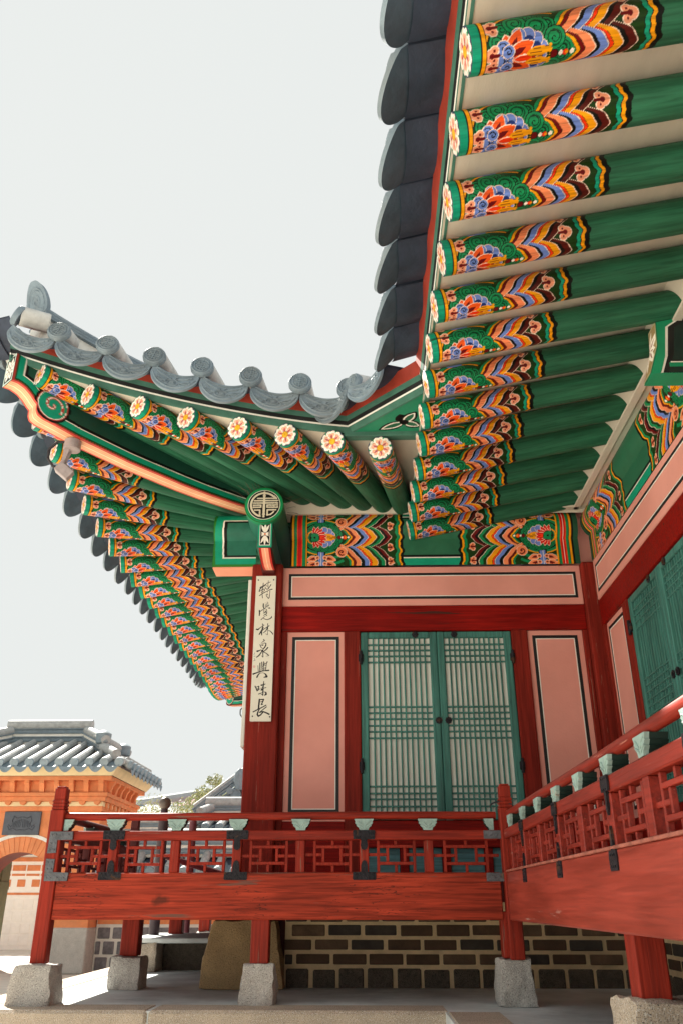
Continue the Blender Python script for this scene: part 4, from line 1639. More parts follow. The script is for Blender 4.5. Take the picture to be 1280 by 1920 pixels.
# ------------------------------------------------------------------ wall bays
def framed_panel(parent, M, a0, a1, z0, z1, y, margin=(0.045, 0.065), bw=0.028):
    mb = MB(M)
    mb.box(a0, a1, y, y + 0.06, z0, z1, 0.002)
    o = mb.build('infill_panel', M_pink, parent)
    m, mz = margin
    b0, b1, c0, c1 = a0 + m, a1 - m, z0 + mz, z1 - m
    mb = MB(M)
    w_ = 0.008
    for off, ww, mi in ((0, bw, 0), (bw, w_, 1)):
        i0, i1, j0, j1 = b0 + off, b1 - off, c0 + off, c1 - off
        t = 0.0022 + 0.0008 * mi
        mb.box(i0, i1, y - t, y + 0.001, j1 - ww, j1, 0.0005, mi)
        mb.box(i0, i1, y - t, y + 0.001, j0, j0 + ww, 0.0005, mi)
        mb.box(i0, i0 + ww, y - t, y + 0.001, j0 + ww, j1 - ww, 0.0005, mi)
        mb.box(i1 - ww, i1, y - t, y + 0.001, j0 + ww, j1 - ww, 0.0005, mi)
    mb.build('painted_border', [M_black, M_white], o)
    return o


def rosette(parent, M, a, z, y, r=0.030):
    mb = MB(M)
    n = 8
    pts = []
    for i in range(48):
        t = 2 * PI * i / 48
        q = r * (0.86 + 0.16 * abs(math.cos(t * n / 2)))
        pts.append((a + q * math.cos(t), z + q * math.sin(t)))
    mb.prism(pts, y - 0.008, y + 0.002, 'y')
    mb.prism([(a + (p_[0] - a) * 0.4, z + (p_[1] - z) * 0.4) for p_ in pts], y - 0.016, y - 0.008, 'y')
    return mb.build('rosette', M_iron, parent)


M_teal_a = mat('blue_teal_panel', (0.09, 0.22, 0.24), 0.6, 0.3, 2.2, WX_, 0.2, 9)
HB = [240, 282, 325, 370, 705, 750, 795, 845, 890, 938, 1300, 1352, 1395, 1450, 1500]
HZ = [onY(800, 1150 + q / 4, 7.25)[2] for q in HB]


def door_leaf(parent, M, a0, a1, z0, z1, hinge_left, ros):
    mb = MB(M)
    sw, y0, y1 = 0.064, 0.015, 0.065
    zb = z0 + 0.055
    mb.box(a0, a0 + sw, y0, y1, z0, z1, 0.006)
    mb.box(a1 - sw, a1, y0, y1, z0, z1, 0.006)
    mb.box(a0 + sw + 0.001, a1 - sw - 0.001, y0 + 0.001, y1, z1 - 0.055, z1, 0.006)
    mb.box(a0 + sw + 0.001, a1 - sw - 0.001, y0 + 0.001, y1, zb - 0.05, zb, 0.006)
    for q in (0.012, sw - 0.016):                     # fine scribed mouldings on the stiles
        for s0 in (a0 + q, a1 - q - 0.004):
            mb.box(s0, s0 + 0.004, y0 - 0.003, y0 + 0.002, z0 + 0.01, z1 - 0.01, 0.0012)
    d = mb.build('door_leaf', M_teal, parent)
    i0, i1 = a0 + sw, a1 - sw
    n = 12
    mb = MB(M)
    for k in range(1, n):
        a = i0 + (i1 - i0) * k / n
        mb.box(a - 0.0065, a + 0.0065, y0 + 0.012, y0 + 0.034, zb, z1 - 0.055, 0.002)
    for z in HZ:
        if zb + 0.01 < z < z1 - 0.06:
            mb.box(i0, i1, y0 + 0.009, y0 + 0.030, z - 0.0065, z + 0.0065, 0.002)
    mb.build('lattice', M_teal, d)
    mb = MB(M)
    mb.box(i0 - 0.005, i1 + 0.005, y0 + 0.036, y0 + 0.040, zb - 0.01, z1 - 0.05, 0.0005)
    mb.build('paper', M_paper, d)
    for a, z in ros:
        rosette(d, M, a, z, y0)
    ah = a0 if hinge_left else a1
    for z in (z1 - 0.24, z1 - 1.17):
        mb = MB(M)
        mb.box(ah - 0.022, ah + 0.022, y0 - 0.022, y0 + 0.004, z - 0.035, z + 0.035, 0.008)
        mb.tube([(ah, y0 - 0.022, z - 0.06), (ah, y0 - 0.022, z + 0.06)], 0.012, 8)
        mb.build('hinge', M_iron, d)
    return d


def wall_bay(parent, M, a0, a1, pan, doors, right_pan):
    """header beam, lintel, posts, two framed panels, a pair of doors between columns at a0 and a1"""
    mb = MB(M)
    mb.box(a0, a1, 0.0, 0.12, 2.452, 2.828, 0.006)
    h = mb.build('header_beam', M_pink, parent)
    mb = MB(M)
    for off, ww, mi in ((0, 0.024, 0), (0.024, 0.008, 1)):
        i0, i1, j0, j1 = a0 + 0.058 + off, a1 - 0.045 - off, 2.512 + off, 2.765 - off
        t = 0.0022 + 0.0008 * mi
        mb.box(i0, i1, -t, 0.001, j1 - ww, j1, 0.0005, mi)
        mb.box(i0, i1, -t, 0.001, j0, j0 + ww, 0.0005, mi)
        mb.box(i0, i0 + ww, -t, 0.001, j0 + ww, j1 - ww, 0.0005, mi)
        mb.box(i1 - ww, i1, -t, 0.001, j0 + ww, j1 - ww, 0.0005, mi)
    mb.build('painted_border', [M_black, M_white], h)
    mb = MB(M)
    mb.box(a0, a1, 0.004, 0.12, 2.214, 2.450, 0.006)
    mb.build('lintel', M_red_wall, parent)
    p0, p1 = pan
    d0, d1, d2 = doors
    r0, r1 = right_pan
    for q0, q1 in ((a0, p0), (p1, d0), (d2, r0), (r1, a1)):
        if q1 - q0 > 0.004:
            mb = MB(M)
            mb.box(q0, q1, 0.006, 0.12, 0.18, 2.213, 0.005)
            if q1 - q0 > 0.1:
                for aa in (q0 + 0.014, q1 - 0.018):
                    mb.box(aa, aa + 0.005, 0.0025, 0.008, 0.2, 2.20, 0.002)
            mb.build('post', M_red_col, parent)
    for q0, q1 in (pan, right_pan):
        framed_panel(parent, M, q0, q1, 0.60, 2.213, 0.03)
        mb = MB(M)
        mb.box(q0, q1, 0.008, 0.12, 0.18, 0.599, 0.005)
        mb.build('sill_rail', M_red_wall, parent)
    dm = d1
    mb = MB(M)
    mb.box(d0 - 0.004, d2 + 0.004, -0.02, 0.12, 0.40, 0.602, 0.006)
    mb.build('window_sill', M_red_wall, parent)
    n = 4
    for k in range(n):
        q0, q1 = d0 + (d2 - d0) * k / n + 0.035, d0 + (d2 - d0) * (k + 1) / n - 0.035
        mb = MB(M)
        mb.box(q0, q1, 0.03, 0.10, 0.18, 0.399, 0.004)
        mb.build('apron_panel', M_teal_a, parent)
    for k in range(n + 1):
        q = d0 + (d2 - d0) * k / n
        mb = MB(M)
        mb.box(q - 0.034, q + 0.034, 0.005, 0.10, 0.18, 0.398, 0.004)
        mb.build('apron_post', M_red_wall, parent)
    zt = 2.206
    door_leaf(parent, M, d0 + 0.004, dm - 0.002, 0.606, zt, True, [(dm - 0.018, 1.415), (dm - 0.195, zt - 0.028)])
    door_leaf(parent, M, dm + 0.002, d2 - 0.004, 0.606, zt, False, [(dm + 0.065, 1.415), (dm + 0.155, zt - 0.028)])
    mb = MB(M)
    mb.box(a0, a1, 0.10, 0.2, -0.5, 2.83, 0.0)        # solid backing
    mb.build('wall_core', M_red_dull, parent)


wall_bay(hall, Mfront, -0.725, 2.020, (-0.669, -0.158), (-0.014, 0.671, 1.335), (1.480, 1.974))
wall_bay(wing, Mwing, 0.015, 2.70, (0.070, 0.610), (0.750, 1.480, 2.180), (2.320, 2.660))
wall_bay(wing, Mwing, 2.98, 5.53, (3.02, 3.46), (3.60, 4.26, 4.92), (5.06, 5.49))
for k, (a0, a1) in enumerate(((0.14, 1.96), (2.24, 4.06), (4.34, 6.26), (6.54, 8.5))):
    wall_bay(hall, Mleft, a0, a1, (a0 + 0.03, a0 + 0.30), (a0 + 0.42, (a0 + a1) / 2, a1 - 0.42), (a1 - 0.30, a1 - 0.03))

# bodies closing the far sides of the building
mb = MB()
mb.box(-0.8, 9, 15.7, 15.9, -0.5, 3.5, 0)
mb.box(1.9, 9, 7.35, 7.5, -0.5, 3.5, 0)
mb.box(9, 9.2, -4, 15.9, -0.5, 3.6, 0)
mb.build('rear_wall', M_pink, hall)

# brick and stone base under the floor
def base_wall(parent, M, a0, a1):
    mb = MB(M)
    mb.box(a0, a1, 0.03, 0.3, PZ - 0.1, 0.0, 0.0, 0)
    rows = [(-0.075, -0.135, 0.28, 0.1), (-0.160, -0.235, 0.28, 0.24), (-0.262, -0.335, 0.28, 0.06), (-0.362, -0.432, 0.28, 0.20)]
    for zt, zb, L, off in rows:
        a = a0 - off
        while a < a1:
            q0, q1 = max(a0, a + 0.014), min(a1, a + L - 0.014)
            if q1 - q0 > 0.03:
                j = [random.uniform(-0.004, 0.004) for _ in range(4)]
                mb.box(q0 + j[0], q1 + j[1], 0.022 + j[2], 0.1, zb + j[3], zt + j[1] * 0.5, 0.006, random.choice((1, 1, 3, 4)))
            a += L
    a = a0
    while a < a1:
        L = random.uniform(0.20, 0.225)
        j = [random.uniform(-0.006, 0.006) for _ in range(4)]
        mb.box(a + 0.016 + j[0], min(a1, a + L - 0.016 + j[1]), 0.018 + j[2], 0.1, PZ - 0.03, -0.462 + j[3], 0.010, 2)
        a += L
    return mb.build('base_wall', [M_mortar, M_brick, M_stone_d, M_brick2, M_brick3], parent)


base_wall(hall, Mfront, -0.62, 2.02)
base_wall(wing, Mwing, 0.02, 5.5)

# bracket head of the wing column, seen in profile above the purlin
def pxz(x, y):
    q = onY(x, y, 4.30)
    return (q[0], q[2])


outl = [pxz(1219.6, 700), pxz(1232, 648), pxz(1228, 601), pxz(1244, 591), pxz(1253, 584), pxz(1264, 573), pxz(1275, 567), pxz(1290, 563), pxz(1310, 569), pxz(1330, 575)]
xr, zt = 2.6, outl[-1][1] + 0.05
outl += [(xr, zt), (xr, outl[0][1])]
inn = [pxz(1238, 700), pxz(1246, 668), pxz(1246, 613), pxz(1268, 598), pxz(1300, 588), (2.6, pxz(1300, 586)[1]), (2.6, outl[0][1] + 0.002)]
mb = MB()
mb.prism(outl, 4.30, 4.44, 'y', 0)
for off, mi, d in ((0.0, 1, 0.002), (0.016, 2, 0.0035), (0.055, 3, 0.005)):
    c = (2.4, (outl[0][1] + zt) / 2)
    pts = []
    for x, z in inn[:-2]:
        v = Vector((c[0] - x, 0, (c[1] - z) * 0.6)).normalized()
        pts.append((x + v.x * off, z + v.z * off))
    pts += [(2.59, pts[-1][1]), (2.59, outl[0][1] + 0.003), (pts[0][0], outl[0][1] + 0.003)]
    mb.prism(pts, 4.30 - d, 4.302, 'y', mi)
zb = outl[0][1]
x0 = pxz(1255, 690)[0]
mb.box(x0, 2.59, 4.2925, 4.30, zb + 0.045, zb + 0.075, 0.001, 0)
mb.box(x0 + 0.01, 2.59, 4.2915, 4.30, zb + 0.075, zb + 0.083, 0.001, 1)
mb.box(x0 + 0.01, 2.59, 4.2920, 4.30, zb + 0.083, zb + 0.095, 0.001, 2)
mb.build('bracket_head', [M_green_b, M_white, M_black, M_dgreen], wing)
# its white blossom end
A, B = np.meshgrid(np.linspace(0, 1, 40), np.linspace(0, 1, 80), indexing='ij')
p = Paint(A * 0.14, B * 0.26, lin('a0885c'))
for ang in np.arange(8) * PI / 4:
    p.petal((0.07, 0.13), ang + PI / 2, 0.105 if abs(math.sin(ang + PI / 2)) > 0.6 else 0.055, 0.036, K['white'], None, 0, lin('9c6a58'), 0.6, 0.25)
p.band((p.U < 0.008) | (p.U > 0.132) | (p.V < 0.01) | (p.V > 0.25), lin('b7b48c'))
q0, q1, q2 = pxz(1219.6, 699), pxz(1232, 648), pxz(1228, 601)
zz = np.interp(B, [0, 0.5, 1], [q0[1], q1[1], q2[1]])
xx = np.interp(B, [0, 0.5, 1], [q0[0], q1[0], q2[0]]) - 0.004
Wp = np.stack([xx - 0.02 * np.sin(A * PI) * np.sin(B * PI), 4.302 + A * 0.137, zz], -1).reshape(-1, 3)
link('blossom_panel', np_mesh('blossom_panel', Wp, grid_faces(40, 80), p.C, M_paint, sharp=60), wing)


# ------------------------------------------------------------------ verandas and railings
Mvf = Matrix.Translation((0, 6.0, 0))
Mvr = Matrix.Translation((0.93, 6.0, 0)) @ Matrix.Rotation(-PI / 2, 4, 'Z')
Mvl = Matrix.Translation((-2.14, 8.1, 0)) @ Matrix.Rotation(-PI / 2, 4, 'Z')
BT, BB, RT0, RT1, HR = 0.180, -0.104, 0.381, 0.443, 0.538


def lotus_bracket(parent, M, a, half=0):
    """leaf shaped bracket carrying the handrail: wide scalloped top, narrow foot"""
    z0, z1 = RT1 + 0.001, HR - 0.022
    h = z1 - z0
    side = [(0.030, 0.0), (0.034, 0.22), (0.052, 0.40), (0.046, 0.44), (0.062, 0.66), (0.056, 0.70), (0.066, 0.98), (0.064, 1.0)]
    L = [(-q, z0 + t * h) for q, t in side]
    R_ = [(q, z0 + t * h) for q, t in side]
    if half < 0:
        R_ = [(0.0, z0), (0.0, z1)]
    if half > 0:
        L = [(0.0, z0), (0.0, z1)]
    poly = [(a + q, z) for q, z in L[::-1]] + [(a + q, z) for q, z in R_]
    mb = MB(M)
    mb.prism(poly, 0.006, 0.024, 'y', 0)
    # carved veins on the front
    for sg in (-1, 1):
        if half * sg < 0:
            continue
        for t in (0.3, 0.62):
            mb.tube([(a + sg * 0.006, 0.006, z0 + h * t * 0.6), (a + sg * 0.030, 0.005, z0 + h * (t + 0.1)), (a + sg * 0.050, 0.006, z0 + h * (t + 0.16))], 0.0035, 6, 0)
    mb.prism([(a + (q - a) * 0.97, z) for q, z in poly], 0.0245, 0.088, 'y', 1)
    return mb.build('lotus_bracket', [M_teal_l, M_dgreen], parent)


def iron_fitting(parent, M, a, top, grey=False):
    mb = MB(M)
    if top:
        pl, st = [(-0.072, RT0 + 0.006), (0.072, RT0 + 0.004), (0.075, RT1 - 0.006), (0.070, RT1 + 0.001), (-0.070, RT1 + 0.001), (-0.075, RT1 - 0.006)], \
            [(-0.020, RT0 - 0.006), (-0.024, RT0 - 0.035), (-0.018, RT0 - 0.055), (0.0, RT0 - 0.063), (0.018, RT0 - 0.055), (0.024, RT0 - 0.035), (0.020, RT0 - 0.006), (0.022, RT0 + 0.01), (-0.022, RT0 + 0.01)]
    else:
        pl, st = [(-0.072, BT - 0.046), (0.072, BT - 0.046), (0.078, BT - 0.040), (0.076, BT + 0.003), (-0.076, BT + 0.003), (-0.078, BT - 0.040)], \
            [(-0.024, BT - 0.01), (-0.022, BT + 0.045), (-0.014, BT + 0.068), (0, BT + 0.076), (0.014, BT + 0.068), (0.022, BT + 0.045), (0.024, BT - 0.01)]
    mb.prism([(a + x, z) for x, z in pl], -0.005, 0.002, 'y')
    mb.prism([(a + x, z) for x, z in st], -0.0065 + (0.004 if top else 0.003), 0.02, 'y')
    zz = (RT0 + RT1) / 2 if top else BT - 0.024
    for dx in (-0.058, -0.03, 0.03, 0.058):
        for dz in (-0.016, 0.016):
            mb.lathe([(0.006, 0), (0.005, 0.004), (0.001, 0.006)], 7, (0, 0, 0)) if False else mb.box(a + dx - 0.005, a + dx + 0.005, -0.010, -0.004, zz + dz - 0.005, zz + dz + 0.005, 0.003)
    return mb.build('iron_fitting', M_iron_l if grey else M_iron, parent)


def narrow_fitting(parent, M, a, top):
    mb = MB(M)
    if top:
        pl = [(-0.046, RT0 + 0.004), (0.046, RT0 + 0.004), (0.052, RT0 + 0.03), (0.045, RT1), (-0.045, RT1), (-0.052, RT0 + 0.03)]
        st = [(-0.014, RT0 + 0.006), (-0.012, RT0 - 0.06), (0, RT0 - 0.082), (0.012, RT0 - 0.06), (0.014, RT0 + 0.006)]
        zz = (RT0 + RT1) / 2
    else:
        pl = [(-0.048, BT - 0.075), (0.048, BT - 0.075), (0.054, BT - 0.03), (0.047, BT - 0.004), (-0.047, BT - 0.004), (-0.054, BT - 0.03)]
        st = [(-0.014, BT - 0.006), (-0.012, BT + 0.06), (0, BT + 0.082), (0.012, BT + 0.06), (0.014, BT - 0.006)]
        zz = BT - 0.04
    mb.prism([(a + x, z) for x, z in pl], -0.006, 0.002, 'y')
    mb.prism([(a + x, z) for x, z in st], -0.0045, 0.02, 'y')
    for dx in (-0.024, 0, 0.024):
        for dz in (-0.02, 0.02):
            mb.box(a + dx - 0.004, a + dx + 0.004, -0.010, -0.005, zz + dz - 0.004, zz + dz + 0.004, 0.0025)
    return mb.build('iron_fitting', M_iron, parent)


def fret(parent, M, a0, a1, z0, z1, m):
    """lattice panel between two rail posts"""
    W, H, t = a1 - a0, z1 - z0, 0.0095
    y0, y1 = 0.022, 0.044
    j = [random.uniform(-0.004, 0.004) for _ in range(8)]
    u = lambda q: a0 + W * q
    v = lambda q: z0 + H * q
    mb = MB(M)
    L, Rr = u(0.17) + j[0], u(0.83) + j[1]
    zt, zl = v(0.79) + j[2], v(0.27) + j[3]
    c1, c2 = u(0.34) + j[4], u(0.66) + j[5]
    zm = v(0.53) + j[6]
    cm = u(0.5) + j[7]
    mb.box(L - t, L + t, y0, y1, z0, z1, 0.002)
    mb.box(Rr - t, Rr + t, y0, y1, z0, z1, 0.002)
    mb.box(L + t, Rr - t, y0 - 0.002, y1, zt - t, zt + t, 0.002)
    mb.box(L + t, Rr - t, y0 - 0.002, y1, zl - t, zl + t, 0.002)
    mb.box(cm - t, cm + t, y0 + 0.001, y1, zt + t, z1, 0.002)
    mb.box(cm - t, cm + t, y0 + 0.001, y1, z0, zl - t, 0.002)
    mb.box(c1 - t, c1 + t, y0 + 0.001, y1, zl + t, zt - t, 0.002)
    mb.box(c2 - t, c2 + t, y0 + 0.001, y1, zl + t, zt - t, 0.002)
    mb.box(a0, L - t, y0 - 0.001, y1, zm - t, zm + t, 0.002)
    mb.box(L + t, c1 - t, y0 - 0.001, y1, zm - t, zm + t, 0.002)
    mb.box(Rr + t, a1, y0 - 0.001, y1, zm - t, zm + t, 0.002)
    mb.box(c2 + t, Rr - t, y0 - 0.001, y1, zm - t, zm + t, 0.002)
    return mb.build('lattice_panel', m, parent)


def newel(parent, M, a, z0, z1, w, m):
    mb = MB(M)
    h = w / 2
    zc = z1 - 0.155
    mb.box(a - h, a + h, 0 - 0.012, w - 0.012, z0, zc, 0.006)
    k = h * 0.80
    for i in range(3):
        zz = zc + 0.002 + i * 0.022
        mb.box(a - k - 0.006, a + k + 0.006, h - 0.012 - k - 0.006, h - 0.012 + k + 0.006, zz, zz + 0.017, 0.006)
        mb.box(a - k, a + k, h - 0.012 - k, h - 0.012 + k, zz + 0.017, zz + 0.022, 0.0)
    mb.box(a - k, a + k, h - 0.012 - k, h - 0.012 + k, zc + 0.068, z1 - 0.012, 0.004)
    mb.box(a - k * 0.8, a + k * 0.8, h - 0.012 - k * 0.8, h - 0.012 + k * 0.8, z1 - 0.012, z1, 0.008)
    return mb.build('newel_post', m, parent)


def railing(parent, M, a0, a1, posts, irons, m_beam, m_rail, m_post, wide=True, beam_d=0.12, brackets=None, z_beam=BB):
    mb = MB(M)
    mb.box(a0, a1, 0.0, beam_d, z_beam, BT, 0.007)
    mb.build('floor_beam', m_beam, parent)
    mb = MB(M)
    mb.box(a0, a1, 0.004, 0.072, RT0, RT1, 0.006)
    mb.build('middle_rail', m_rail, parent)
    mb = MB(M)
    pts = [(a, 0.045 + 0.003 * math.sin(a * 3), HR + 0.003 * math.sin(a * 2.1 + 1)) for a in np.linspace(a0, a1, 14)]
    mb.tube(pts, 0.026, 16)
    mb.build('handrail', m_rail, parent)
    for a in posts:
        mb = MB(M)
        mb.box(a - 0.031, a + 0.031, 0.006, 0.066, BT + 0.001, RT0 - 0.001, 0.004)
        mb.build('rail_post', m_post, parent)
    edges = [a0] + [q for a in posts for q in (a - 0.031, a + 0.031)] + [a1]
    for q0, q1 in zip(edges[::2], edges[1::2]):
        if q1 - q0 > 0.2:
            fret(parent, M, q0, q1, BT + 0.001, RT0 - 0.001, m_post)
    for a in (brackets if brackets is not None else posts):
        lotus_bracket(parent, M, a)
    for a in irons:
        for tp in (True, False):
            (iron_fitting if wide else narrow_fitting)(parent, M, a, tp)


ver = thing('veranda', 'front veranda with weathered red beam and low lattice railing below the closed lattice doors', 'veranda', 'palace verandas')
PO = [-1.700, -1.278, -0.856, -0.428, 0.000, 0.433]
railing(ver, Mvf, -2.06, 0.90, PO, [-1.700, -0.856, 0.0], M_red_beam, M_red_x, M_red_z, brackets=PO)
lotus_bracket(ver, Mvf, -2.055, 1)
lotus_bracket(ver, Mvf, 0.878, -1)
newel(ver, Mvf, -2.108, -0.36, 0.735, 0.098, M_red_z)
# grey straps at the corners
for a, sgn in ((-2.105, 1), (0.905, -1)):
    for zc, up in ((RT1 - 0.006, -1), (BT - 0.052, 1)):
        mb = MB(Mvf)
        if sgn > 0:
            pts = [(a - 0.030, zc), (a + 0.125, zc), (a + 0.128, zc + up * 0.052), (a + 0.024, zc + up * 0.054), (a + 0.026, zc + up * 0.135), (a - 0.034, zc + up * 0.138)]
        else:
            z0 = RT0 + 0.006 if up < 0 else BT - 0.055
            pts = [(a - 0.10, z0), (a + 0.018, z0), (a + 0.018, z0 + 0.052), (a - 0.10, z0 + 0.052)]
        mb.prism(pts, -0.018 if sgn > 0 else -0.014, 0.0, 'y')
        for dx, dz in ((-0.015, 0.02), (0.012, 0.02), (0.055, 0.02), (0.10, 0.02), (-0.018, 0.075), (0.010, 0.075), (-0.018, 0.115), (0.010, 0.115)):
            if sgn > 0:
                mb.box(a + dx - 0.005, a + dx + 0.005, -0.023, -0.015, zc + up * dz - 0.005, zc + up * dz + 0.005, 0.003)
            elif dz < 0.05 and dx > -0.016:
                mb.box(a - dx * 0.9 - 0.005, a - dx * 0.9 + 0.005, -0.019, -0.012, z0 + 0.026 - 0.005, z0 + 0.026 + 0.005, 0.003)
        mb.build('corner_strap', M_iron_l, ver)
# floor, joists, posts to the ground
mb = MB()
for i in range(9):
    mb.box(-2.05, 0.95, 6.125 + i * 0.115, 6.125 + i * 0.115 + 0.112, 0.13, 0.165, 0.003)
for i in range(10):
    mb.box(-2.10 + i * 0.107, -2.10 + i * 0.107 + 0.104, 7.17, 13.5, 0.13, 0.165, 0.003)
mb.build('floor_boards', M_red_dull, ver)
mb = MB()
for x in (-1.7, -0.68, 0.2):
    mb.box(x - 0.06, x + 0.06, 6.13, 7.18, -0.06, 0.128, 0.004)
mb.box(-2.12, -2.03, 6.13, 13.5, BB, 0.18, 0.004)
mb.build('joist', M_red_dull, ver)


def leg(parent, x, y, z0, w=0.118, m=None):
    mb = MB()
    mb.box(x - w / 2, x + w / 2, y - w / 2, y + w / 2, z0, BB + 0.05, 0.006)
    return mb.build('leg', m or M_red_z, parent)


leg(ver, -0.680, 6.075, -0.36)
leg(ver, 0.935, 6.062, -0.325, 0.105)
leg(ver, -1.80, 7.15, -0.37, 0.135)
leg(ver, -2.02, 9.9, -0.36, 0.14)
leg(ver, -2.06, 11.9, -0.34, 0.14)
# side railing running back
railing(ver, Mvl, 0.0, 2.02, [0.45, 0.9, 1.35], [], M_red_y, M_red_dull, M_red_dull, beam_d=0.08)
newel(ver, Mvl, -0.02, -0.1, 0.70, 0.085, M_red_dull)

vr = thing('veranda', 'right veranda with a glossy red beam and railing running toward the viewer', 'veranda', 'palace verandas')
PR_ = [0.27, 0.74, 1.21, 1.69, 2.16, 2.64, 3.10, 3.57, 4.04, 4.5, 4.97, 5.4]
railing(vr, Mvr, 0.06, 5.7, PR_, [0.74, 1.69, 2.64, 3.57], M_red_gloss, M_red_y, M_red_y, wide=False, brackets=PR_)
newel(vr, Mvr, 0.0, -0.33, 0.738, 0.094, M_red_z)
mb = MB()
mb.box(0.925, 0.936, 0.3, 5.94, BT - 0.001, BT + 0.012, 0.004)
mb.build('beam_lip', mat('worn_lip', (0.40, 0.13, 0.09), 0.5, 0.4, 12), vr)
mb = MB()
for i in range(9):
    mb.box(1.055 + i * 0.117, 1.055 + i * 0.117 + 0.114, 0.3, 6.1, 0.13, 0.165, 0.003)
mb.build('floor_boards', M_red_dull, vr)
mb = MB()
for y in (5.2, 4.0, 3.4, 2.2, 1.0):
    mb.box(1.052, 2.10, y - 0.06, y + 0.06, -0.07, 0.128, 0.004)
mb.build('joist', M_red_dull, vr)
leg(vr, 0.998, 3.36, -0.31, 0.112)
leg(vr, 1.02, 1.0, -0.31, 0.15)
mb = MB()
c = Vector((0.932, 6.03, 0.60))
mb.tube([c + Vector((0.075 * math.cos(t), -0.066, 0.030 * math.sin(t) - 0.01)) for t in np.linspace(-0.2, 3.4, 16)], 0.006, 8)
tag(mb.build('black_cable', M_wire), 'loop of black cable tied round the red newel post where the two railings meet', 'cable')

# ------------------------------------------------------------------ plinth stones
def plinth(x, y, sx, sy, z1, label, m, seed, taper=0.16, group='granite plinths under the veranda', z0=PZ - 0.004, name='plinth_stone'):
    o = link(name, rock_mesh(name, sx, sy, z1 - z0, taper, m, 0.013, seed))
    o.location = (x, y, z0)
    return tag(o, label, 'plinth stone', group)


plinth(-0.686, 6.08, 0.235, 0.23, -0.357, 'pale granite plinth under the middle leg of the front veranda', M_gran, 1)
plinth(-2.105, 6.03, 0.285, 0.30, -0.357, 'chipped granite plinth under the tall post at the left end of the front railing', M_gran, 2)
plinth(0.945, 6.07, 0.235, 0.24, -0.322, 'tall granite plinth under the leg where the two verandas meet', M_gran, 3, 0.14)
plinth(1.05, 3.40, 0.33, 0.33, -0.307, 'large tan granite plinth at the lower right corner of the photo', M_gran_t, 4, 0.1)
plinth(1.05, 1.0, 0.36, 0.36, -0.307, 'granite plinth under the nearest leg of the right veranda', M_gran_t, 5, 0.1)
plinth(-1.80, 7.14, 0.25, 0.28, -0.37, 'granite plinth with one dark side under the second leg from the left', M_gran, 6, 0.08)
plinth(-2.06, 9.9, 0.26, 0.3, -0.36, 'shaded granite plinth under a dark leg at the back of the left veranda', M_gran, 7, 0.1)
plinth(-2.06, 11.9, 0.22, 0.3, -0.34, 'small distant granite plinth under the farthest dark leg', M_gran, 8, 0.1)
plinth(-0.93, 7.26, 0.66, 0.46, -0.125, 'big ochre stone base carrying the corner column with the poem boards', M_gran_y, 9, 0.26, None, name='column_base')
plinth(2.2, 4.28, 0.6, 0.5, -0.13, 'ochre stone base of the wing column in the shade under the right veranda', M_gran_y, 10, 0.2, None, name='column_base')
o = link('step_stone', rock_mesh('step_stone', 0.30, 0.75, 0.235, 0.03, M_gran_t, 0.012, 11))
o.location = (-2.10, 9.1, PZ - 0.003)
tag(o, 'tan granite block holding up the step slab behind the second plinth', 'step')
mb = MB()
mb.box(-2.27, -1.15, 8.75, 10.2, -0.350, -0.305, 0.012)
tag(mb.build('step_slab', M_slab), 'worn grey stone slab lying on the tan granite block', 'step')
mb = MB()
mb.box(-1.95, -1.02, 9.0, 10.1, PZ - 0.01, -0.352, 0.01)  # dark filler for the void under the slab: shade given by its colour
tag(mb.build('step_shade_block', M_stone_d), 'dark block standing in for the shadow under the worn step slab', 'step')
for i, (x, y, s, lab) in enumerate(((-2.62, 6.2, 0.16, 'dark rubble stone lying left of the chipped plinth'), (-2.72, 6.35, 0.12, 'small grey rubble stone lying at the left edge below the post'))):
    o = link('rubble_stone', rock_mesh('rubble_stone', s, s, s * 0.7, 0.3, M_stone_d, 0.02, 20 + i, rnd=0.1))
    o.location = (x, y, PZ - 0.05)
    tag(o, lab, 'stone')

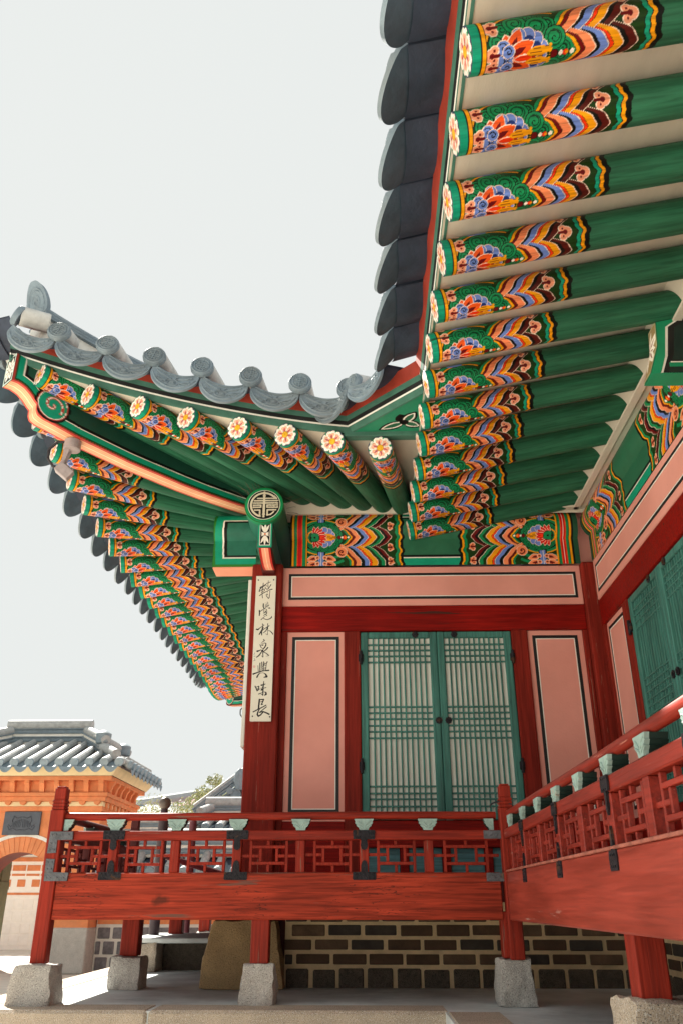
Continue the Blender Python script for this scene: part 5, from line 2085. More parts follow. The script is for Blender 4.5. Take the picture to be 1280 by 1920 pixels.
# ------------------------------------------------------------------ poem boards
CA = lambda pts: [(476 + x / 21.33, 1076 + y / 21.33, w_ / 21.33) for x, y, w_ in pts]
CB = lambda pts: [(472 + x / 24.0, 1166 + y / 24.0, w_ / 24.0) for x, y, w_ in pts]
CC = lambda pts: [(466 + x / 16.0, 1236 + y / 16.0, w_ / 16.0) for x, y, w_ in pts]
SA = [[(385, 370, 26), (375, 480, 26), (345, 620, 24), (335, 800, 20), (355, 960, 26)], [(480, 430, 40), (400, 490, 40), (280, 550, 55)],
      [(290, 560, 40), (240, 640, 28), (220, 710, 25)], [(235, 700, 20), (330, 640, 22), (420, 600, 30), (440, 660, 20), (390, 700, 18), (300, 740, 14)],
      [(240, 870, 30), (300, 820, 26), (400, 760, 30), (560, 680, 20), (650, 630, 22), (735, 615, 35)],
      [(585, 270, 18), (590, 340, 16), (570, 440, 14)], [(510, 385, 24), (600, 350, 22), (670, 325, 18)],
      [(460, 540, 24), (490, 590, 22), (540, 620, 24), (600, 580, 24), (650, 500, 24), (690, 435, 34)], [(490, 490, 14), (560, 450, 14)],
      [(520, 520, 12), (560, 500, 12), (590, 560, 16)], [(580, 440, 14), (590, 600, 16)], [(560, 700, 14), (545, 745, 14)],
      [(655, 640, 16), (645, 760, 18), (625, 940, 26), (595, 985, 26), (510, 880, 22), (500, 830, 16), (540, 800, 20), (560, 840, 26)],
      [(390, 1200, 40), (385, 1310, 36), (420, 1400, 26)], [(545, 1120, 20), (550, 1170, 14)], [(455, 1170, 10), (480, 1160, 10)],
      [(470, 1230, 12), (520, 1200, 14), (600, 1160, 10)], [(460, 1290, 20), (530, 1240, 14), (560, 1220, 10)], [(470, 1340, 26), (540, 1280, 16), (610, 1240, 24)],
      [(500, 1330, 12), (560, 1320, 14), (600, 1260, 14)], [(450, 1370, 16), (440, 1400, 16)], [(235, 1460, 36), (235, 1560, 40), (230, 1660, 38)],
      [(240, 1520, 26), (320, 1460, 24), (420, 1400, 20), (500, 1380, 10)], [(580, 1370, 18), (630, 1365, 40), (650, 1375, 30)], [(400, 1450, 16), (390, 1600, 12)],
      [(520, 1420, 20), (530, 1540, 20), (520, 1600, 18)], [(430, 1560, 30), (480, 1490, 24), (500, 1560, 22)], [(420, 1450, 10), (520, 1430, 12)],
      [(400, 1670, 18), (470, 1610, 26), (530, 1600, 14)], [(490, 1630, 20), (530, 1680, 22)], [(300, 1830, 30), (370, 1760, 20), (480, 1680, 12)],
      [(370, 1760, 20), (450, 1810, 22), (550, 1830, 26), (660, 1790, 32), (715, 1740, 34), (720, 1690, 16)]]
SB = [[(490, 80, 20), (500, 200, 24), (470, 330, 26), (450, 450, 50), (460, 590, 34)], [(500, 90, 12), (570, 155, 18), (510, 195, 16)],
      [(230, 330, 50), (290, 350, 50), (380, 270, 28), (490, 200, 20)], [(530, 250, 34), (450, 400, 50), (350, 560, 40)],
      [(430, 450, 30), (560, 320, 22), (680, 250, 28), (790, 175, 34)], [(730, 80, 28), (735, 250, 24), (730, 400, 16), (715, 580, 22)],
      [(720, 260, 40), (650, 400, 34), (540, 490, 24)], [(730, 390, 14), (840, 410, 26), (920, 490, 36), (955, 550, 36)], [(715, 580, 20), (620, 530, 8)],
      [(545, 790, 30), (580, 840, 36), (500, 900, 22), (430, 970, 12)], [(380, 1020, 26), (410, 1100, 28), (440, 1170, 24), (500, 1190, 20)],
      [(460, 1010, 18), (560, 950, 22), (650, 960, 30), (640, 1060, 44), (590, 1150, 44), (520, 1230, 36)], [(430, 1050, 20), (530, 1040, 34), (470, 1080, 14)],
      [(520, 1210, 24), (520, 1300, 24)], [(260, 1320, 60), (330, 1300, 44), (420, 1260, 26), (490, 1290, 24)],
      [(480, 1280, 36), (420, 1400, 40), (330, 1520, 42), (230, 1590, 36)], [(510, 1280, 40), (510, 1420, 30), (515, 1580, 34)],
      [(730, 1160, 44), (660, 1240, 44), (560, 1330, 30), (500, 1350, 20)], [(520, 1350, 20), (640, 1400, 28), (740, 1480, 34), (780, 1510, 24)],
      [(770, 1520, 20), (650, 1550, 8)], [(510, 1580, 18), (430, 1510, 8)]]
SCc = [[(290, 190, 12), (300, 360, 16)], [(350, 120, 26), (350, 380, 26)], [(405, 90, 24), (415, 360, 20)], [(460, 80, 24), (450, 330, 14)],
       [(565, 80, 26), (540, 130, 20), (520, 330, 14)], [(470, 150, 14), (530, 130, 12)], [(430, 210, 12), (520, 190, 12)], [(440, 270, 14), (520, 250, 12)],
       [(470, 300, 18), (520, 290, 14)], [(500, 100, 10), (480, 170, 14)], [(150, 445, 36), (270, 400, 26), (440, 350, 22), (610, 335, 32)],
       [(330, 430, 24), (290, 480, 30), (260, 540, 36)], [(330, 420, 14), (450, 405, 8), (520, 450, 30), (550, 520, 50), (470, 545, 20)],
       [(205, 810, 24), (240, 880, 28), (265, 950, 26)], [(230, 840, 14), (320, 810, 22), (310, 880, 24), (270, 940, 20)], [(265, 950, 20), (330, 910, 12), (370, 860, 8)],
       [(270, 880, 10), (300, 870, 12)], [(465, 665, 18), (455, 760, 26), (440, 900, 28), (435, 1080, 26)], [(390, 780, 36), (440, 770, 30), (505, 745, 18)],
       [(530, 850, 18), (460, 870, 14), (390, 930, 26), (385, 920, 20), (440, 800, 10)], [(310, 1045, 22), (400, 1010, 14), (440, 990, 10)],
       [(435, 1080, 20), (380, 1040, 10)], [(470, 980, 12), (530, 1000, 30), (530, 1050, 46), (490, 1080, 24)],
       [(335, 1210, 36), (320, 1340, 38), (305, 1490, 36)], [(340, 1215, 26), (460, 1205, 28), (430, 1280, 26), (390, 1360, 26)], [(370, 1280, 16), (430, 1260, 14)],
       [(440, 1350, 18), (400, 1360, 18)], [(150, 1580, 26), (300, 1500, 26), (420, 1440, 24), (530, 1380, 24)],
       [(340, 1490, 20), (290, 1580, 30), (270, 1660, 36), (300, 1710, 34), (370, 1670, 30), (440, 1590, 26)],
       [(540, 1430, 22), (430, 1520, 20), (330, 1600, 20), (440, 1570, 26), (540, 1610, 32), (620, 1650, 36)]]
PY = 7.085
bx0, bx1 = onY(468.5, 1352, PY)[0], onY(518, 1080, PY)[0]
bz0, bz1 = onY(490, 1352, PY)[2], onY(495, 1080, PY)[2]
NB = (130, 900)
A, B = np.meshgrid(np.linspace(bx0, bx1, NB[0]), np.linspace(bz0, bz1, NB[1]), indexing='ij')
p = Paint(A, B, lin('e3e0cf'))
for strokes, fn in ((SA, CA), (SB, CB), (SCc, CC)):
    for st in strokes:
        q = []
        for x, y, w_ in fn(st):
            P = onY(x, y, PY)
            q.append((P[0], P[2], w_ * 0.00415 * 1.45))
        p.line(q, lin('1b1a1c'))
for x, y, x1, y1 in ((478, 1224, 476.5, 1228), (476.5, 1231, 479, 1230), (477, 1234, 478.5, 1238), (476, 1239, 479, 1238)):
    a_, b_ = onY(x, y, PY), onY(x1, y1, PY)
    p.line([(a_[0], a_[2]), (b_[0], b_[2])], lin('8a9298'), 0.005)
s_ = onY(477, 1250, PY)
p.disc((s_[0], s_[2]), 0.012, lin('d9b4ac'))
pb = thing('poem_board', 'white board with a column of black brush characters on the front of the corner column', 'poem board', 'poem boards on the corner column')
mb = MB()
mb.box(bx0, bx1, PY + 0.0015, 7.118, bz0, bz1, 0.004)
mb.build('board', M_white, pb)
Wp = np.stack([A, np.full_like(A, PY), B], -1).reshape(-1, 3)
link('writing', np_mesh('writing', Wp, grid_faces(*NB), p.C, mat('inked_board', rough=0.6, var=0.04, scale=5, attr=True, bump=0.05)), pb)
for cc in (CA([(193, 250, 1)]), CA([(800, 240, 1)]), CC([(125, 1712, 1)]), CC([(640, 1728, 1)])):
    q = onY(cc[0][0], cc[0][1], PY)
    mb = MB(Matrix.Translation((q[0], PY, q[2])) @ Matrix.Rotation(PI / 2, 4, 'X'))
    mb.lathe([(0.0065, -0.002), (0.006, 0.003), (0.002, 0.005)], 12)
    mb.build('nail_head', M_iron, pb)
pb2 = thing('poem_board', 'second white board seen edge on, fixed to the left face of the corner column', 'poem board', 'poem boards on the corner column')
mb = MB()
zt, zb_ = onY(472, 1087, 7.14)[2], onY(458, 1400, 7.14)[2]
mb.box(-1.034, -1.002, 7.14, 7.33, zb_, zt, 0.004)
mb.build('board', mat('board_edge', (0.74, 0.74, 0.66), 0.6, 0.05, 5), pb2)

# ------------------------------------------------------------------ floodlights under the corners
def floodlight(at, label, mirror=1):
    t = thing('floodlight', label, 'floodlight', 'floodlights under the roof corners')
    T = Matrix.Translation(at)
    mb = MB(T)
    mb.lathe([(0.050, -0.006), (0.068, 0.0), (0.068, 0.075), (0.060, 0.085), (0.0, 0.085)], 22)
    mb.build('mount', M_lamp, t)
    mb = MB(T)
    mb.prism([(-0.055, 0.0), (-0.005, 0.0), (-0.035, -0.115), (-0.060, -0.115)], -0.025, -0.018, 'y')
    mb.prism([(-0.055, 0.0), (-0.005, 0.0), (-0.035, -0.115), (-0.060, -0.115)], 0.020, 0.027, 'y')
    mb.box(-0.062, -0.03, -0.03, 0.03, -0.125, -0.105, 0.006)
    mb.build('bracket', M_lamp, t)
    mb = MB(T @ Matrix.Translation((-0.03, 0, -0.20)) @ Matrix.Rotation(math.radians(38), 4, 'Y') @ Matrix.Rotation(0.35, 4, 'Z'))
    mb.box(-0.062, 0.062, -0.05, 0.05, -0.045, 0.045, 0.006)
    mb.box(-0.070, -0.062, -0.042, 0.042, -0.038, 0.038, 0.004)
    for i in range(5):
        mb.box(-0.05 + i * 0.022, -0.042 + i * 0.022, -0.046, 0.046, 0.045, 0.056, 0.002)
    mb.build('lamp_head', M_lamp, t)
    mb = MB(T)
    pts = [(-0.045, -0.03, 0.055), (-0.10, -0.05, 0.05), (-0.165, -0.05, -0.02), (-0.165, -0.045, -0.10), (-0.12, -0.03, -0.165), (-0.09, -0.02, -0.18)]
    sm = []
    for i in range(len(pts) - 1):
        for s in np.linspace(0, 1, 5)[:-1]:
            sm.append(Vector(pts[i]).lerp(Vector(pts[i + 1]), s))
    mb.tube(sm + [Vector(pts[-1])], 0.011, 8)
    mb.build('cable', M_wire, t)
    return t


hd = Vector((1.83, 1.95, 0)).normalized()
q = TIP + hd * 0.60
floodlight((q.x, q.y, 3.315), 'small grey floodlight clamped under the near upswept roof corner')
q = Vector((TIPX, BACKY, 0)) + Vector((1.83, -1.95, 0)).normalized() * 0.9
floodlight((q.x, q.y, 3.29), 'small grey floodlight hanging under the far roof corner beside the column')


# ------------------------------------------------------------------ gatehouse
GY, GXR, GXL = 18.0, -5.43, -8.95
s18 = 18.0 / 14.0
gate = thing('gatehouse', 'orange brick gatehouse with an arched passage and a small grey tiled roof', 'gatehouse')
GD = 2.5
AX, AR = onY(40, 1600, GY)[0], 0.80                   # arch centre and radius
AZ = onY(43, 1598, GY)[2] - AR


def arch_wall(mb, y0, y1, x0, x1, z0, z1, cx, r, zc, m=0):
    """wall with a round headed opening"""
    n = 24
    arc = [(cx + r * math.cos(t), zc + r * math.sin(t)) for t in np.linspace(0, PI, n)]
    for y in (y0, y1):
        vs = [(x, y, z) for x, z in arc]
        topv = [(x1 + (x0 - x1) * i / (n - 1), y, z1) for i in range(n)]
        o = vs + topv
        mb.add(o, [[i, i + 1, n + i + 1, n + i] for i in range(n - 1)], m)
        mb.add([(x0, y, z0), (cx - r, y, z0), (cx - r, y, zc), (x0, y, z1)], [[0, 1, 2, 3]], m)
        mb.add([(x1, y, z0), (cx + r, y, z0), (cx + r, y, zc), (x1, y, z1)], [[0, 1, 2, 3]], m)
    pts = [(cx + r, z0)] + arc + [(cx - r, z0)]
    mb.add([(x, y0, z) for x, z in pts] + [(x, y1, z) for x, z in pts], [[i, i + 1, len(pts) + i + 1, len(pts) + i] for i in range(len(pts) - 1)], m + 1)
    mb.add([(x0, y0, z0), (x0, y1, z0), (x0, y1, z1), (x0, y0, z1), (x1, y0, z0), (x1, y1, z0), (x1, y1, z1), (x1, y0, z1)], [[0, 1, 2, 3], [4, 5, 6, 7]], m)


ztop = onY(0, 1512, GY)[2]
mb = MB()
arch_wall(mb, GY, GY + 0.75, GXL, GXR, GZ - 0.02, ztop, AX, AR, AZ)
mb.box(GXR - 0.5, GXR, GY + 0.751, GY + GD, GZ, ztop, 0)
mb.box(GXL, GXL + 0.5, GY + 0.751, GY + GD, GZ, ztop, 0)
mb.box(GXL + 0.501, GXR - 0.501, GY + 0.751, GY + GD, ztop - 0.5, ztop, 0, 1)
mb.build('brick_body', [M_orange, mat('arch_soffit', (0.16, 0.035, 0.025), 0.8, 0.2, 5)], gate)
# pale ring over the arch and the brick voussoirs
mb = MB()
for r0, r1, d, mi in ((AR + 0.30, AR + 0.365, 0.02, 1), (AR + 0.004, AR + 0.30, 0.010, 0)):
    n = 30
    ts = np.linspace(0, PI, n)
    for i in range(n - 1):
        gap = 0.012 if mi == 0 else 0
        a, b = ts[i] + gap, ts[i + 1] - gap
        mb.prism([(AX + r0 * math.cos(a), AZ + r0 * math.sin(a)), (AX + r1 * math.cos(a), AZ + r1 * math.sin(a)), (AX + r1 * math.cos(b), AZ + r1 * math.sin(b)), (AX + r0 * math.cos(b), AZ + r0 * math.sin(b))], GY - d, GY + 0.01, 'y', mi)
mb.build('arch_ring', [M_orange, M_lime], gate)
# granite footing
mb = MB()
mb.box(AX + AR + 0.03, GXR + 0.015, GY - 0.03, GY + GD, GZ, -0.45, 0.02)
mb.build('granite_footing', M_gran, gate)
# string courses, brackets and half round drops
def zy(y):
    return onY(100, y, GY)[2]


mb = MB()
for yt, yb, d, mi in ((1457, 1465, 0.20, 0), (1487, 1494, 0.13, 0), (1494, 1503, 0.09, 0), (1503, 1512, 0.03, 1), (1465, 1487, 0.05, 0), (1512, 1521, 0.035, 0)):
    mb.box(GXL - d, GXR + d, GY - d, GY + GD + d, zy(yb) + 0.001, zy(yt), 0.006, mi)
mb.add([(GXL - 0.22, GY - 0.22, zy(1457)), (GXR + 0.22, GY - 0.22, zy(1457)), (GXR + 0.22, GY + GD + 0.22, zy(1457)), (GXL - 0.22, GY + GD + 0.22, zy(1457)),
        (GXL - 0.34, GY - 0.34, zy(1441)), (GXR + 0.34, GY - 0.34, zy(1441)), (GXR + 0.34, GY + GD + 0.34, zy(1441)), (GXL - 0.34, GY + GD + 0.34, zy(1441))],
       [[0, 1, 5, 4], [1, 2, 6, 5], [2, 3, 7, 6], [3, 0, 4, 7]], 1)
mb.build('cornice', [M_orange, M_yellowp], gate)
prof = [(0.05, zy(1487)), (0.10, zy(1486)), (0.13, zy(1480)), (0.15, zy(1474)), (0.19, zy(1470)), (0.19, zy(1465)), (0.05, zy(1465))]
mb = MB()
x = GXR - 0.02
while x > GXL:
    mb.prism([(GY - d, z) for d, z in prof], x - 0.05, x + 0.05, 'x')
    x -= 0.31
bk0 = mb.build('dentil_row', M_orange, gate)
bk0['kind'] = 'stuff'
mb = MB()
y = GY + 0.15
while y < GY + GD:
    mb.prism([(GXR + d, z) for d, z in prof], y - 0.05, y + 0.05, 'y')
    y += 0.40
bk1 = mb.build('dentil_row', M_orange, gate)
bk1['kind'] = 'stuff'
mb = MB()
x = GXR - 0.08
while x > GXL:
    mb.prism([(x + 0.065 * math.cos(t), zy(1503) + 0.075 * math.sin(t)) for t in np.linspace(PI, 2 * PI, 12)], GY - 0.10, GY - 0.02, 'y')
    x -= 0.31
y = GY + 0.2
while y < GY + GD:
    mb.box(GXR + 0.02, GXR + 0.075, y - 0.05, y + 0.05, zy(1515), zy(1504), 0.004)
    y += 0.30
mb.build('drop_row', M_orange, gate)['kind'] = 'stuff'
# dark plaque with raised ornament
pl = MB()
q0, q1 = onY(5, 1566, GY), onY(80, 1522, GY)
pl.box(q0[0], q1[0], GY - 0.05, GY + 0.01, q0[2], q1[2], 0.006)
plo = pl.build('plaque', mat('slate_plaque', (0.085, 0.095, 0.115), 0.6, 0.15, 8), gate)
mb = MB()
cx, cz = (q0[0] + q1[0]) / 2, (q0[2] + q1[2]) / 2
for sg in (-1, 1):
    mb.tube([(cx + sg * a, GY - 0.05, cz + b) for a, b in ((0.02, 0.12), (0.10, 0.09), (0.17, 0.13), (0.20, 0.05), (0.17, -0.02), (0.22, -0.07), (0.27, -0.03))], 0.012, 6)
    mb.tube([(cx + sg * a, GY - 0.05, cz + b) for a, b in ((0.0, -0.13), (0.09, -0.14), (0.16, -0.10), (0.24, -0.13), (0.28, -0.06))], 0.012, 6)
    for k in range(5):
        mb.tube([(cx + sg * (0.015 + 0.03 * k), GY - 0.05, cz + 0.08 - 0.01 * k), (cx + sg * (0.03 + 0.035 * k), GY - 0.05, cz - 0.08)], 0.009, 6)
mb.build('relief', mat('slate_plaque_relief', (0.06, 0.068, 0.085), 0.6, 0.15, 8), plo)
# green leaf of the gate folded back in the passage
mb = MB()
mb.box(AX - AR - 0.08, AX - AR - 0.02, GY + 0.80, GY + 1.7, GZ + 0.05, AZ + 0.85, 0.01)
mb.box(AX - AR - 0.019, AX - AR + 0.0, GY + 0.82, GY + 1.68, 0.25, 0.40, 0.006)
mb.box(AX - AR - 0.019, AX - AR - 0.004, GY + 1.2, GY + 1.26, GZ + 0.1, AZ + 0.8, 0.006)
mb.build('gate_leaf', mat('olive_green_paint', (0.09, 0.12, 0.07), 0.6, 0.2, 6), gate)


def gable_roof(parent, x0, x1, y0, y1, ze, rise, hip, pitch=0.31, rr=0.088, name='roof'):
    """small hipped tile roof: slopes, tile rows with eave discs, ridges"""
    cy = (y0 + y1) / 2
    zr = ze + rise
    mb = MB()
    mb.add([(x0, y0, ze), (x1, y0, ze), (x1, y1, ze), (x0, y1, ze), (x0 + hip, cy, zr), (x1 - hip, cy, zr)],
           [[0, 1, 5, 4], [1, 2, 5], [2, 3, 4, 5], [3, 0, 4], [3, 2, 1, 0]])
    rf = mb.build(name, M_tile_d, parent)
    rows, drips = MB(), MB()

    def row(p, q):
        p, q = Vector(p), Vector(q)
        d = (q - p).normalized()
        out = Vector((-d.x, -d.y, 0)).normalized()
        p = p + Vector((0, 0, rr * 0.75))
        q = q + Vector((0, 0, rr * 0.75))
        rows.tube([p + out * 0.10, q], rr * 0.92, 10, 1)
        rows.tube([p + out * 0.14 - Vector((0, 0, 0.02)), p + out * 0.09], rr * 1.02, 14, 0)

    def drip(p, d, out):
        p = Vector(p) + Vector((0, 0, rr * 0.3))
        d = Vector(d)
        G = []
        for i in range(9):
            a = -1 + 2 * i / 8
            w_ = pitch * 0.5
            zt = -0.02 - 0.05 * (1 - a * a)
            zb = -0.05 - 0.13 * (1 - a * a)
            b = p + d * (a * w_)
            G.append([b + Vector(out) * 0.02 + Vector((0, 0, zt + 0.05)) - Vector(out) * 0.5 + Vector((0, 0, 0.5 * rise / (cy - y0) * 0.9)), b + Vector(out) * 0.12 + Vector((0, 0, zt)), b + Vector(out) * 0.14 + Vector((0, 0, zb))])
        drips.sheet(G)
    n = int((x1 - x0) / pitch)
    for i in range(n + 1):
        x = x0 + (x1 - x0) * i / n
        t = min(1.0, (x - x0) / hip, (x1 - x) / hip)
        t = max(0.06, t)
        for yy, sg in ((y0, 1), (y1, -1)):
            row((x, yy, ze), (x, yy + (cy - yy) * t, ze + rise * t))
            if i < n and sg > 0:
                drip((x + pitch / 2, yy, ze), (1, 0, 0), (0, -1, 0))
    m = int((y1 - y0) / pitch)
    for i in range(1, m):
        y = y0 + (y1 - y0) * i / m
        t = 1 - abs(y - cy) / (cy - y0)
        row((x1, y, ze), (x1 - hip * t, y, ze + rise * t))
        drip((x1, y + pitch / 2, ze), (0, 1, 0), (1, 0, 0))
        row((x0, y, ze), (x0 + hip * t, y, ze + rise * t))
    rows.build('tile_rows', [M_tile, M_tile_top], rf)
    drips.build('drip_row', M_tile, rf)
    # ridges
    rg = MB()

    def ridge(p, q, h, w_):
        M = frame_x(Vector(p), Vector(q) - Vector(p))
        L = (Vector(q) - Vector(p)).length
        for i in range(int(h / 0.09)):
            rg.box(0, L, -w_ / 2 - 0.03, w_ / 2 + 0.03, i * 0.09 + 0.055, i * 0.09 + 0.08, 0.006, 0, M)
            rg.box(0.02, L - 0.02, -w_ / 2, w_ / 2, i * 0.09 - 0.01, i * 0.09 + 0.056, 0.01, 0 if i % 2 else 1, M)
        a, b = M @ Vector((-0.06, 0, h + 0.02)), M @ Vector((L + 0.03, 0, h + 0.02))
        rg.tube([a, b], w_ * 0.62, 12, 2)
    hx = 0.0
    ridge((x0 + hip - 0.1, cy, zr), (x1 - hip + 0.1, cy, zr), 0.42, 0.20)
    for sx, cx_ in ((1, x1), (-1, x0)):
        for yy in (y0, y1):
            e = Vector((cx_, yy, ze))
            t = Vector((cx_ - sx * hip, cy, zr))
            d = (t - e)
            ridge(e + d * 0.18, e + d * 0.55, 0.14, 0.17)
            ridge(e + d * 0.50, t, 0.30, 0.17)
            q = e + d * 0.50
            rg.lathe([(0.05, -0.16), (0.16, -0.10), (0.17, 0.10), (0.10, 0.16), (0.02, 0.18)], 14, q + Vector((0, 0, 0.34)) if rise > 0.5 else q)
    rg.build('ridges', [M_tile, M_lime, M_tile_top], rf)
    return rf


M_tile_top = mat('sunlit_tile_top', (0.34, 0.35, 0.345), 0.6, 0.2, 9, (1, 1, 1), 0.2, 50)  # lighter copy of the tile grey: sun on the rows put into the colour
zeave = zy(1441)
gable_roof(gate, GXL - 0.42, GXR + 0.42, GY - 0.42, GY + GD + 0.42, zeave, 0.70, 1.35)

# ------------------------------------------------------------------ patterned courtyard wall with tile coping
cw = thing('courtyard_wall', 'low patterned wall of grey stone blocks and orange bands with a tile coping, right of the gatehouse', 'wall')
WY = 18.55
mb = MB()
mb.box(GXR + 0.02, 3.0, WY, WY + 0.45, GZ - 0.05, 0.42, 0.0, 0)
zb = [GZ, -1.16, -0.83, -0.49]
M_wall_mortar = mat('white_mortar', (0.66, 0.63, 0.56), 0.9, 0.08, 6)
rows = [(-1.22, -0.99), (-0.94, -0.71), (-0.66, -0.46)]
for k, (z0, z1) in enumerate(rows):
    x = GXR + 0.06 - (0.16 if k % 2 else 0)
    while x < 2.9:
        L = random.uniform(0.27, 0.33)
        mb.box(max(GXR + 0.04, x), x + L - 0.06, WY - 0.02 + random.uniform(-0.004, 0.004), WY + 0.05, z0, z1, 0.012, 1)
        x += L
for z0, z1, mi in ((-0.40, -0.29, 2), (-0.23, -0.155, 2), (-0.10, -0.03, 2), (0.03, 0.10, 2), (0.16, 0.34, 2)):
    x = GXR + 0.03
    off = 0
    while x < 2.9:
        L = 2.9 - x if (z1 - z0) > 0.10 else 0.62
        mb.box(x, x + L - 0.05, WY - 0.015, WY + 0.05, z0, z1, 0.006, mi)
        x += L
mb.build('patterned_face', [M_wall_mortar, mat('grey_block', (0.17, 0.16, 0.165), 0.9, 0.3, 12, (1, 1, 1), 0.6, 60), M_orange], cw)
gable_roof(cw, GXR + 0.1, 3.2, WY - 0.42, WY + 0.87, 0.50, 0.36, 0.3, 0.33, 0.095, 'coping')

# wall seen through the arch, in the sun
fw = thing('courtyard_wall', 'sunlit cream and orange wall with a tile coping seen through the gate arch', 'wall')
mb = MB()
FYW = 27.0
mb.box(-16, -4.5, FYW, FYW + 0.5, GZ - 0.05, 1.35, 0.0, 0)
for k in range(26):
    for z0, z1 in ((0.42, 0.62), (0.72, 0.78), (0.86, 1.02)):
        x = -15.9 + k * 0.44 + (0.2 if z0 < 0.5 else 0)
        mb.box(x, x + (0.24 if z0 < 0.5 else 0.40), FYW - 0.015, FYW + 0.02, z0, z1, 0.004, 1)
mb.box(-16, -4.5, FYW - 0.03, FYW, 1.12, 1.24, 0.004, 1)
mb.box(-16, -4.5, FYW - 0.02, FYW, 0.20, 0.26, 0.004, 1)
for k in range(40):
    for j in range(4):
        x = -15.9 + k * 0.29
        mb.box(x, x + 0.25, FYW - 0.012, FYW + 0.02, GZ + 0.1 + j * 0.32, GZ + 0.36 + j * 0.32, 0.004, 0)
mb.build('wall_face', [mat('cream_wall', (0.86, 0.83, 0.76), 0.9, 0.05, 5), M_orange], fw)
gable_roof(fw, -16, -4.5, FYW - 0.5, FYW + 1.0, 1.42, 0.45, 0.4, 0.36, 0.11, 'coping')

# ------------------------------------------------------------------ outbuilding with its gable end toward us
ob = thing('outbuilding', 'tile roofed outbuilding with an orange gable just left of the corner column', 'outbuilding')
OY = 22.0
apx, apz = onY(480, 1445, OY)[0], onY(480, 1445, OY)[2]
lx, lz = onY(362, 1533, OY)[0], onY(362, 1533, OY)[2]
sl = (apz - lz) / (apx - lx)
mb = MB()
mb.prism([(lx + 0.25, GZ), (lx + 0.25, lz - 0.05), (apx, apz - 0.35), (apx + 1.1, lz - 0.05), (apx + 1.1, GZ)], OY + 0.5, OY + 6, 'y')
mb.build('gable_wall', M_orange, ob)
mb = MB()
for sg in (1, -1):
    a = Vector((apx, OY + 0.1, apz))
    b = Vector((lx if sg > 0 else 2 * apx - lx, OY + 0.1, lz))
    mb.add([a, b, b + Vector((0, 6.5, 0)), a + Vector((0, 6.5, 0)), a - Vector((0, 0, 0.2)), b - Vector((0, 0, 0.2))], [[0, 1, 2, 3], [0, 1, 5, 4]], 0)
orf = mb.build('roof', M_tile, ob)
mb = MB()
a, b = Vector((apx, OY + 0.1, apz + 0.12)), Vector((lx, OY + 0.1, lz + 0.12))
Mr = frame_x(b, a - b)
L = (a - b).length
for i in range(3):
    mb.box(0, L, -0.05 + 0.02 * i, 0.20, 0.06 * i - 0.04, 0.06 * i, 0.008, 0, Mr)
mb.tube([b + Vector((0, 0.08, 0.14)), a + Vector((0, 0.08, 0.14))], 0.09, 12, 1)
n = 6
for i in range(n):
    p_ = b.lerp(a, (i + 0.5) / n) + Vector((0, -0.12, -0.14))
    mb.tube([p_, p_ + Vector((0, 0.5, 0))], 0.085, 12, 0)
    q_ = b.lerp(a, (i + 1.0) / n) + Vector((0.02, -0.10, -0.30))
    mb.tube([q_, q_ + Vector((0, 0.5, 0))], [0.13, 0.13], 12, 0)
mb.build('verge_tiles', [M_tile, M_tile_top], orf)
mb = MB()
e = a + Vector((-0.12, -0.05, 0.1))
e = Vector((onY(450, 1466, OY)[0], OY, onY(450, 1466, OY)[2]))
mb.lathe([(0.10, -0.2), (0.16, 0.05), (0.14, 0.22), (0.05, 0.32)], 14, e)
mb.build('ridge_end_tile', M_tile, orf)
ex0, ex1 = onY(366, 1550, 20.5), onY(452, 1550, 20.5)
gable_roof(ob, ex0[0], ex1[0] + 2.2, 20.1, 21.9, ex0[2] - 0.10, 0.25, 0.3, 0.30, 0.09, 'lean_to_roof')
mb = MB()
mb.box(ex0[0] + 0.3, ex1[0] + 2.0, 20.6, 21.8, GZ, ex0[2] - 0.1, 0.01)
mb.build('lean_to_wall', mat('blue_grey_board', (0.16, 0.20, 0.23), 0.7, 0.15, 6), ob)

# ------------------------------------------------------------------ stair rail with a ball finial
sr = thing('stair_rail', 'dark purple wooden stair rail with a bronze ball on its post behind the front railing', 'stair rail')
NY = 9.6
b_ = onY(310, 1506, NY)
mb = MB()
mb.lathe([(0.055, GZ + 0.2), (0.055, b_[2] - 0.13), (0.040, b_[2] - 0.11), (0.038, b_[2] - 0.06)], 16, (b_[0], NY, 0))
mb.build('newel_post', mat('dark_purple_paint', (0.055, 0.035, 0.04), 0.5, 0.2, 8), sr)
mb = MB()
mb.lathe([(0.0385 + 0.001, -0.058)] + [(0.066 * math.cos(t), 0.066 * math.sin(t)) for t in np.linspace(-0.9, 1.55, 14)], 22, b_)
mb.build('ball_finial', M_bronze, sr)
M_purple = mat('purple_red_paint', (0.14, 0.035, 0.045), 0.45, 0.2, 6)
for k, dz in enumerate((0.0, -0.22)):
    mb = MB()
    p0 = Vector((b_[0] - 0.02, NY, 0.47 + dz))
    p1 = Vector((b_[0] + 0.95, NY + 0.9, 0.18 + dz))
    mb.tube([p0, p1], 0.032 if k == 0 else 0.026, 10)
    mb.build('sloping_rail', M_purple, sr)
n2 = onY(363, 1540, 10.6)
mb = MB()
mb.lathe([(0.045, GZ + 0.2), (0.045, n2[2]), (0.02, n2[2] + 0.03)], 14, (n2[0], 10.6, 0))
mb.build('newel_post', M_purple, sr)

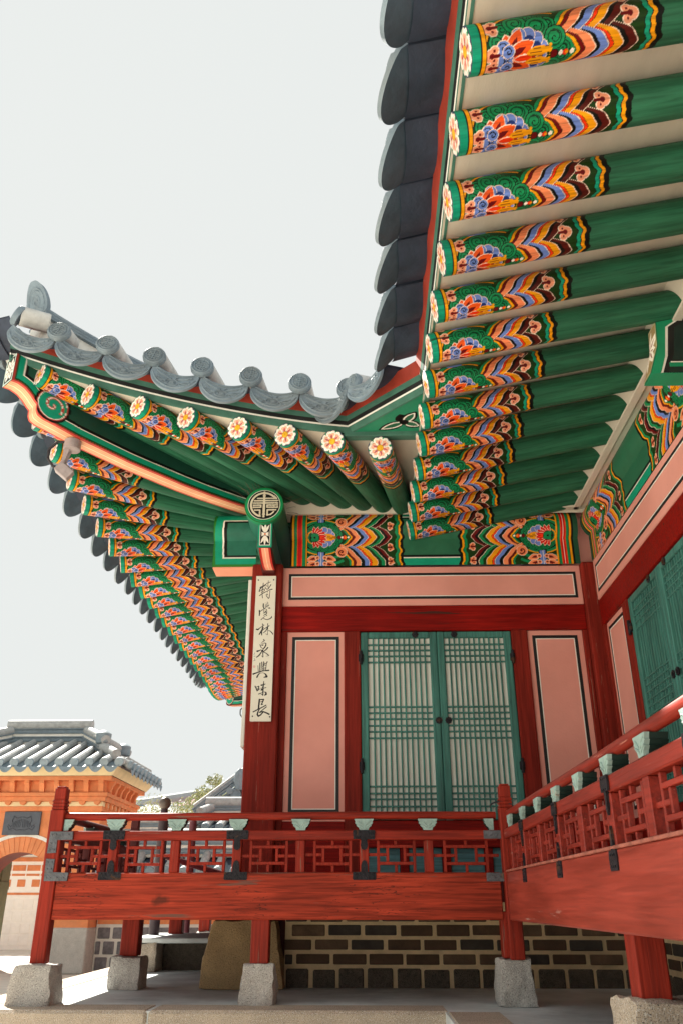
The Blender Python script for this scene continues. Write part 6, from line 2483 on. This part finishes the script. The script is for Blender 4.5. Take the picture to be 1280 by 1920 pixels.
# ------------------------------------------------------------------ far hall and tree
fh = thing('far_hall', 'distant hall with a hipped grey roof, half hidden by a pale green tree', 'hall')
HY = 44.0
w0, w1, w2 = onY(255, 1508, HY), onY(388, 1460, HY), onY(480, 1515, HY)
mb = MB()
mb.add([(w0[0], HY, w0[2]), (w1[0], HY + 5, w1[2]), (w2[0] + 1, HY, w2[2]), (w0[0] + 1, HY - 2, w0[2] - 0.9), (w2[0], HY - 2, w2[2] - 0.9), (w1[0] + 8, HY + 5, w1[2])], [[1, 5, 2], [0, 3, 4, 2]], 0)
mb.build('roof', mat('far_roof_tile', (0.22, 0.25, 0.26), 0.7, 0.15, 2), fh)
mb = MB()
mb.tube([w0, (w1[0], HY + 5, w1[2])], 0.25, 8)
mb.tube([(w0[0] + 0.6, HY - 2, w0[2] - 0.9), (w2[0], HY - 2, w2[2] - 0.9)], 0.18, 8)
mb.build('ridges', mat('far_ridge', (0.34, 0.37, 0.38), 0.7, 0.1, 3), fh)
mb = MB()
mb.box(w0[0] + 1.5, w2[0] + 6, HY - 0.5, HY + 6, GZ, w0[2] - 0.5, 0.05)
mb.add([(w0[0] + 1.2, HY - 0.1, w0[2] - 0.3), (w2[0], HY - 0.1, w2[2] - 0.3), (w1[0], HY + 3.5, w1[2] - 0.25)], [[0, 1, 2]], 0)
mb.build('wall', mat('far_red_wall', (0.32, 0.16, 0.17), 0.8, 0.1, 2), fh)


def tree(name, label, base, H, blobs, nl, sz, m, seed):
    r = random.Random(seed)
    t = thing(name, label, 'tree', 'trees beyond the wall')
    mb = MB()
    b = Vector(base)
    mb.tube([b, b + Vector((0.1, 0, H * 0.3)), b + Vector((-0.05, 0.1, H * 0.6))], [0.22, 0.16, 0.09], 10)
    for c, rad in blobs:
        mb.tube([b + Vector((0, 0, H * 0.35)), b.lerp(Vector(c), 0.6) + Vector((0, 0, H * 0.12)), Vector(c)], [0.09, 0.06, 0.02], 7)
    mb.build('trunk', M_bark, t)
    mb = MB()
    for c, rad in blobs:
        c = Vector(c)
        for k in range(int(nl * rad)):
            d = Vector((r.gauss(0, 1), r.gauss(0, 1), r.gauss(0, 0.8)))
            d = d.normalized() * rad * (0.25 + 0.85 * r.random() ** 0.6)
            d.z *= 0.75
            p = c + d
            n = Vector((r.gauss(0, 1), r.gauss(0, 1), r.gauss(0, 1))).normalized()
            u = n.orthogonal().normalized() * sz * r.uniform(0.6, 1.3)
            v = n.cross(u).normalized() * sz * 0.5 * r.uniform(0.6, 1.2)
            mb.add([p - u, p + v, p + u, p - v], [[0, 1, 2, 3]], 0 if r.random() < 0.45 else 1)
    mb.build('crown', m, t, 180)
    return t


TYc = 32.0
bl = []
for x, y, r in ((402, 1504, 0.80), (356, 1518, 0.50), (422, 1482, 0.45), (386, 1490, 0.45), (440, 1510, 0.6), (408, 1466, 0.32), (372, 1505, 0.5)):
    q = onY(x, y, TYc)
    bl.append(((q[0], TYc + random.uniform(-0.6, 0.6), q[2]), r))
q = onY(392, 1500, TYc)
tree('broadleaf_tree', 'pale yellow green tree with loose foliage in front of the distant hall', (q[0], TYc, GZ), q[2] - GZ, bl, 850, 0.055, [M_leaf, M_leaf2], 3)
bl = []
for x, y, r in ((285, 1525, 0.8), (300, 1545, 0.7), (270, 1545, 0.8)):
    q = onY(x, y, 30)
    bl.append(((q[0], 30 + random.uniform(-0.6, 0.6), q[2]), r))
q = onY(285, 1530, 30)
tree('broadleaf_tree', 'small yellowing tree beside the right side of the gatehouse', (q[0], 30, GZ), q[2] - GZ, bl, 800, 0.05, [M_leaf2, M_leaf2], 5)
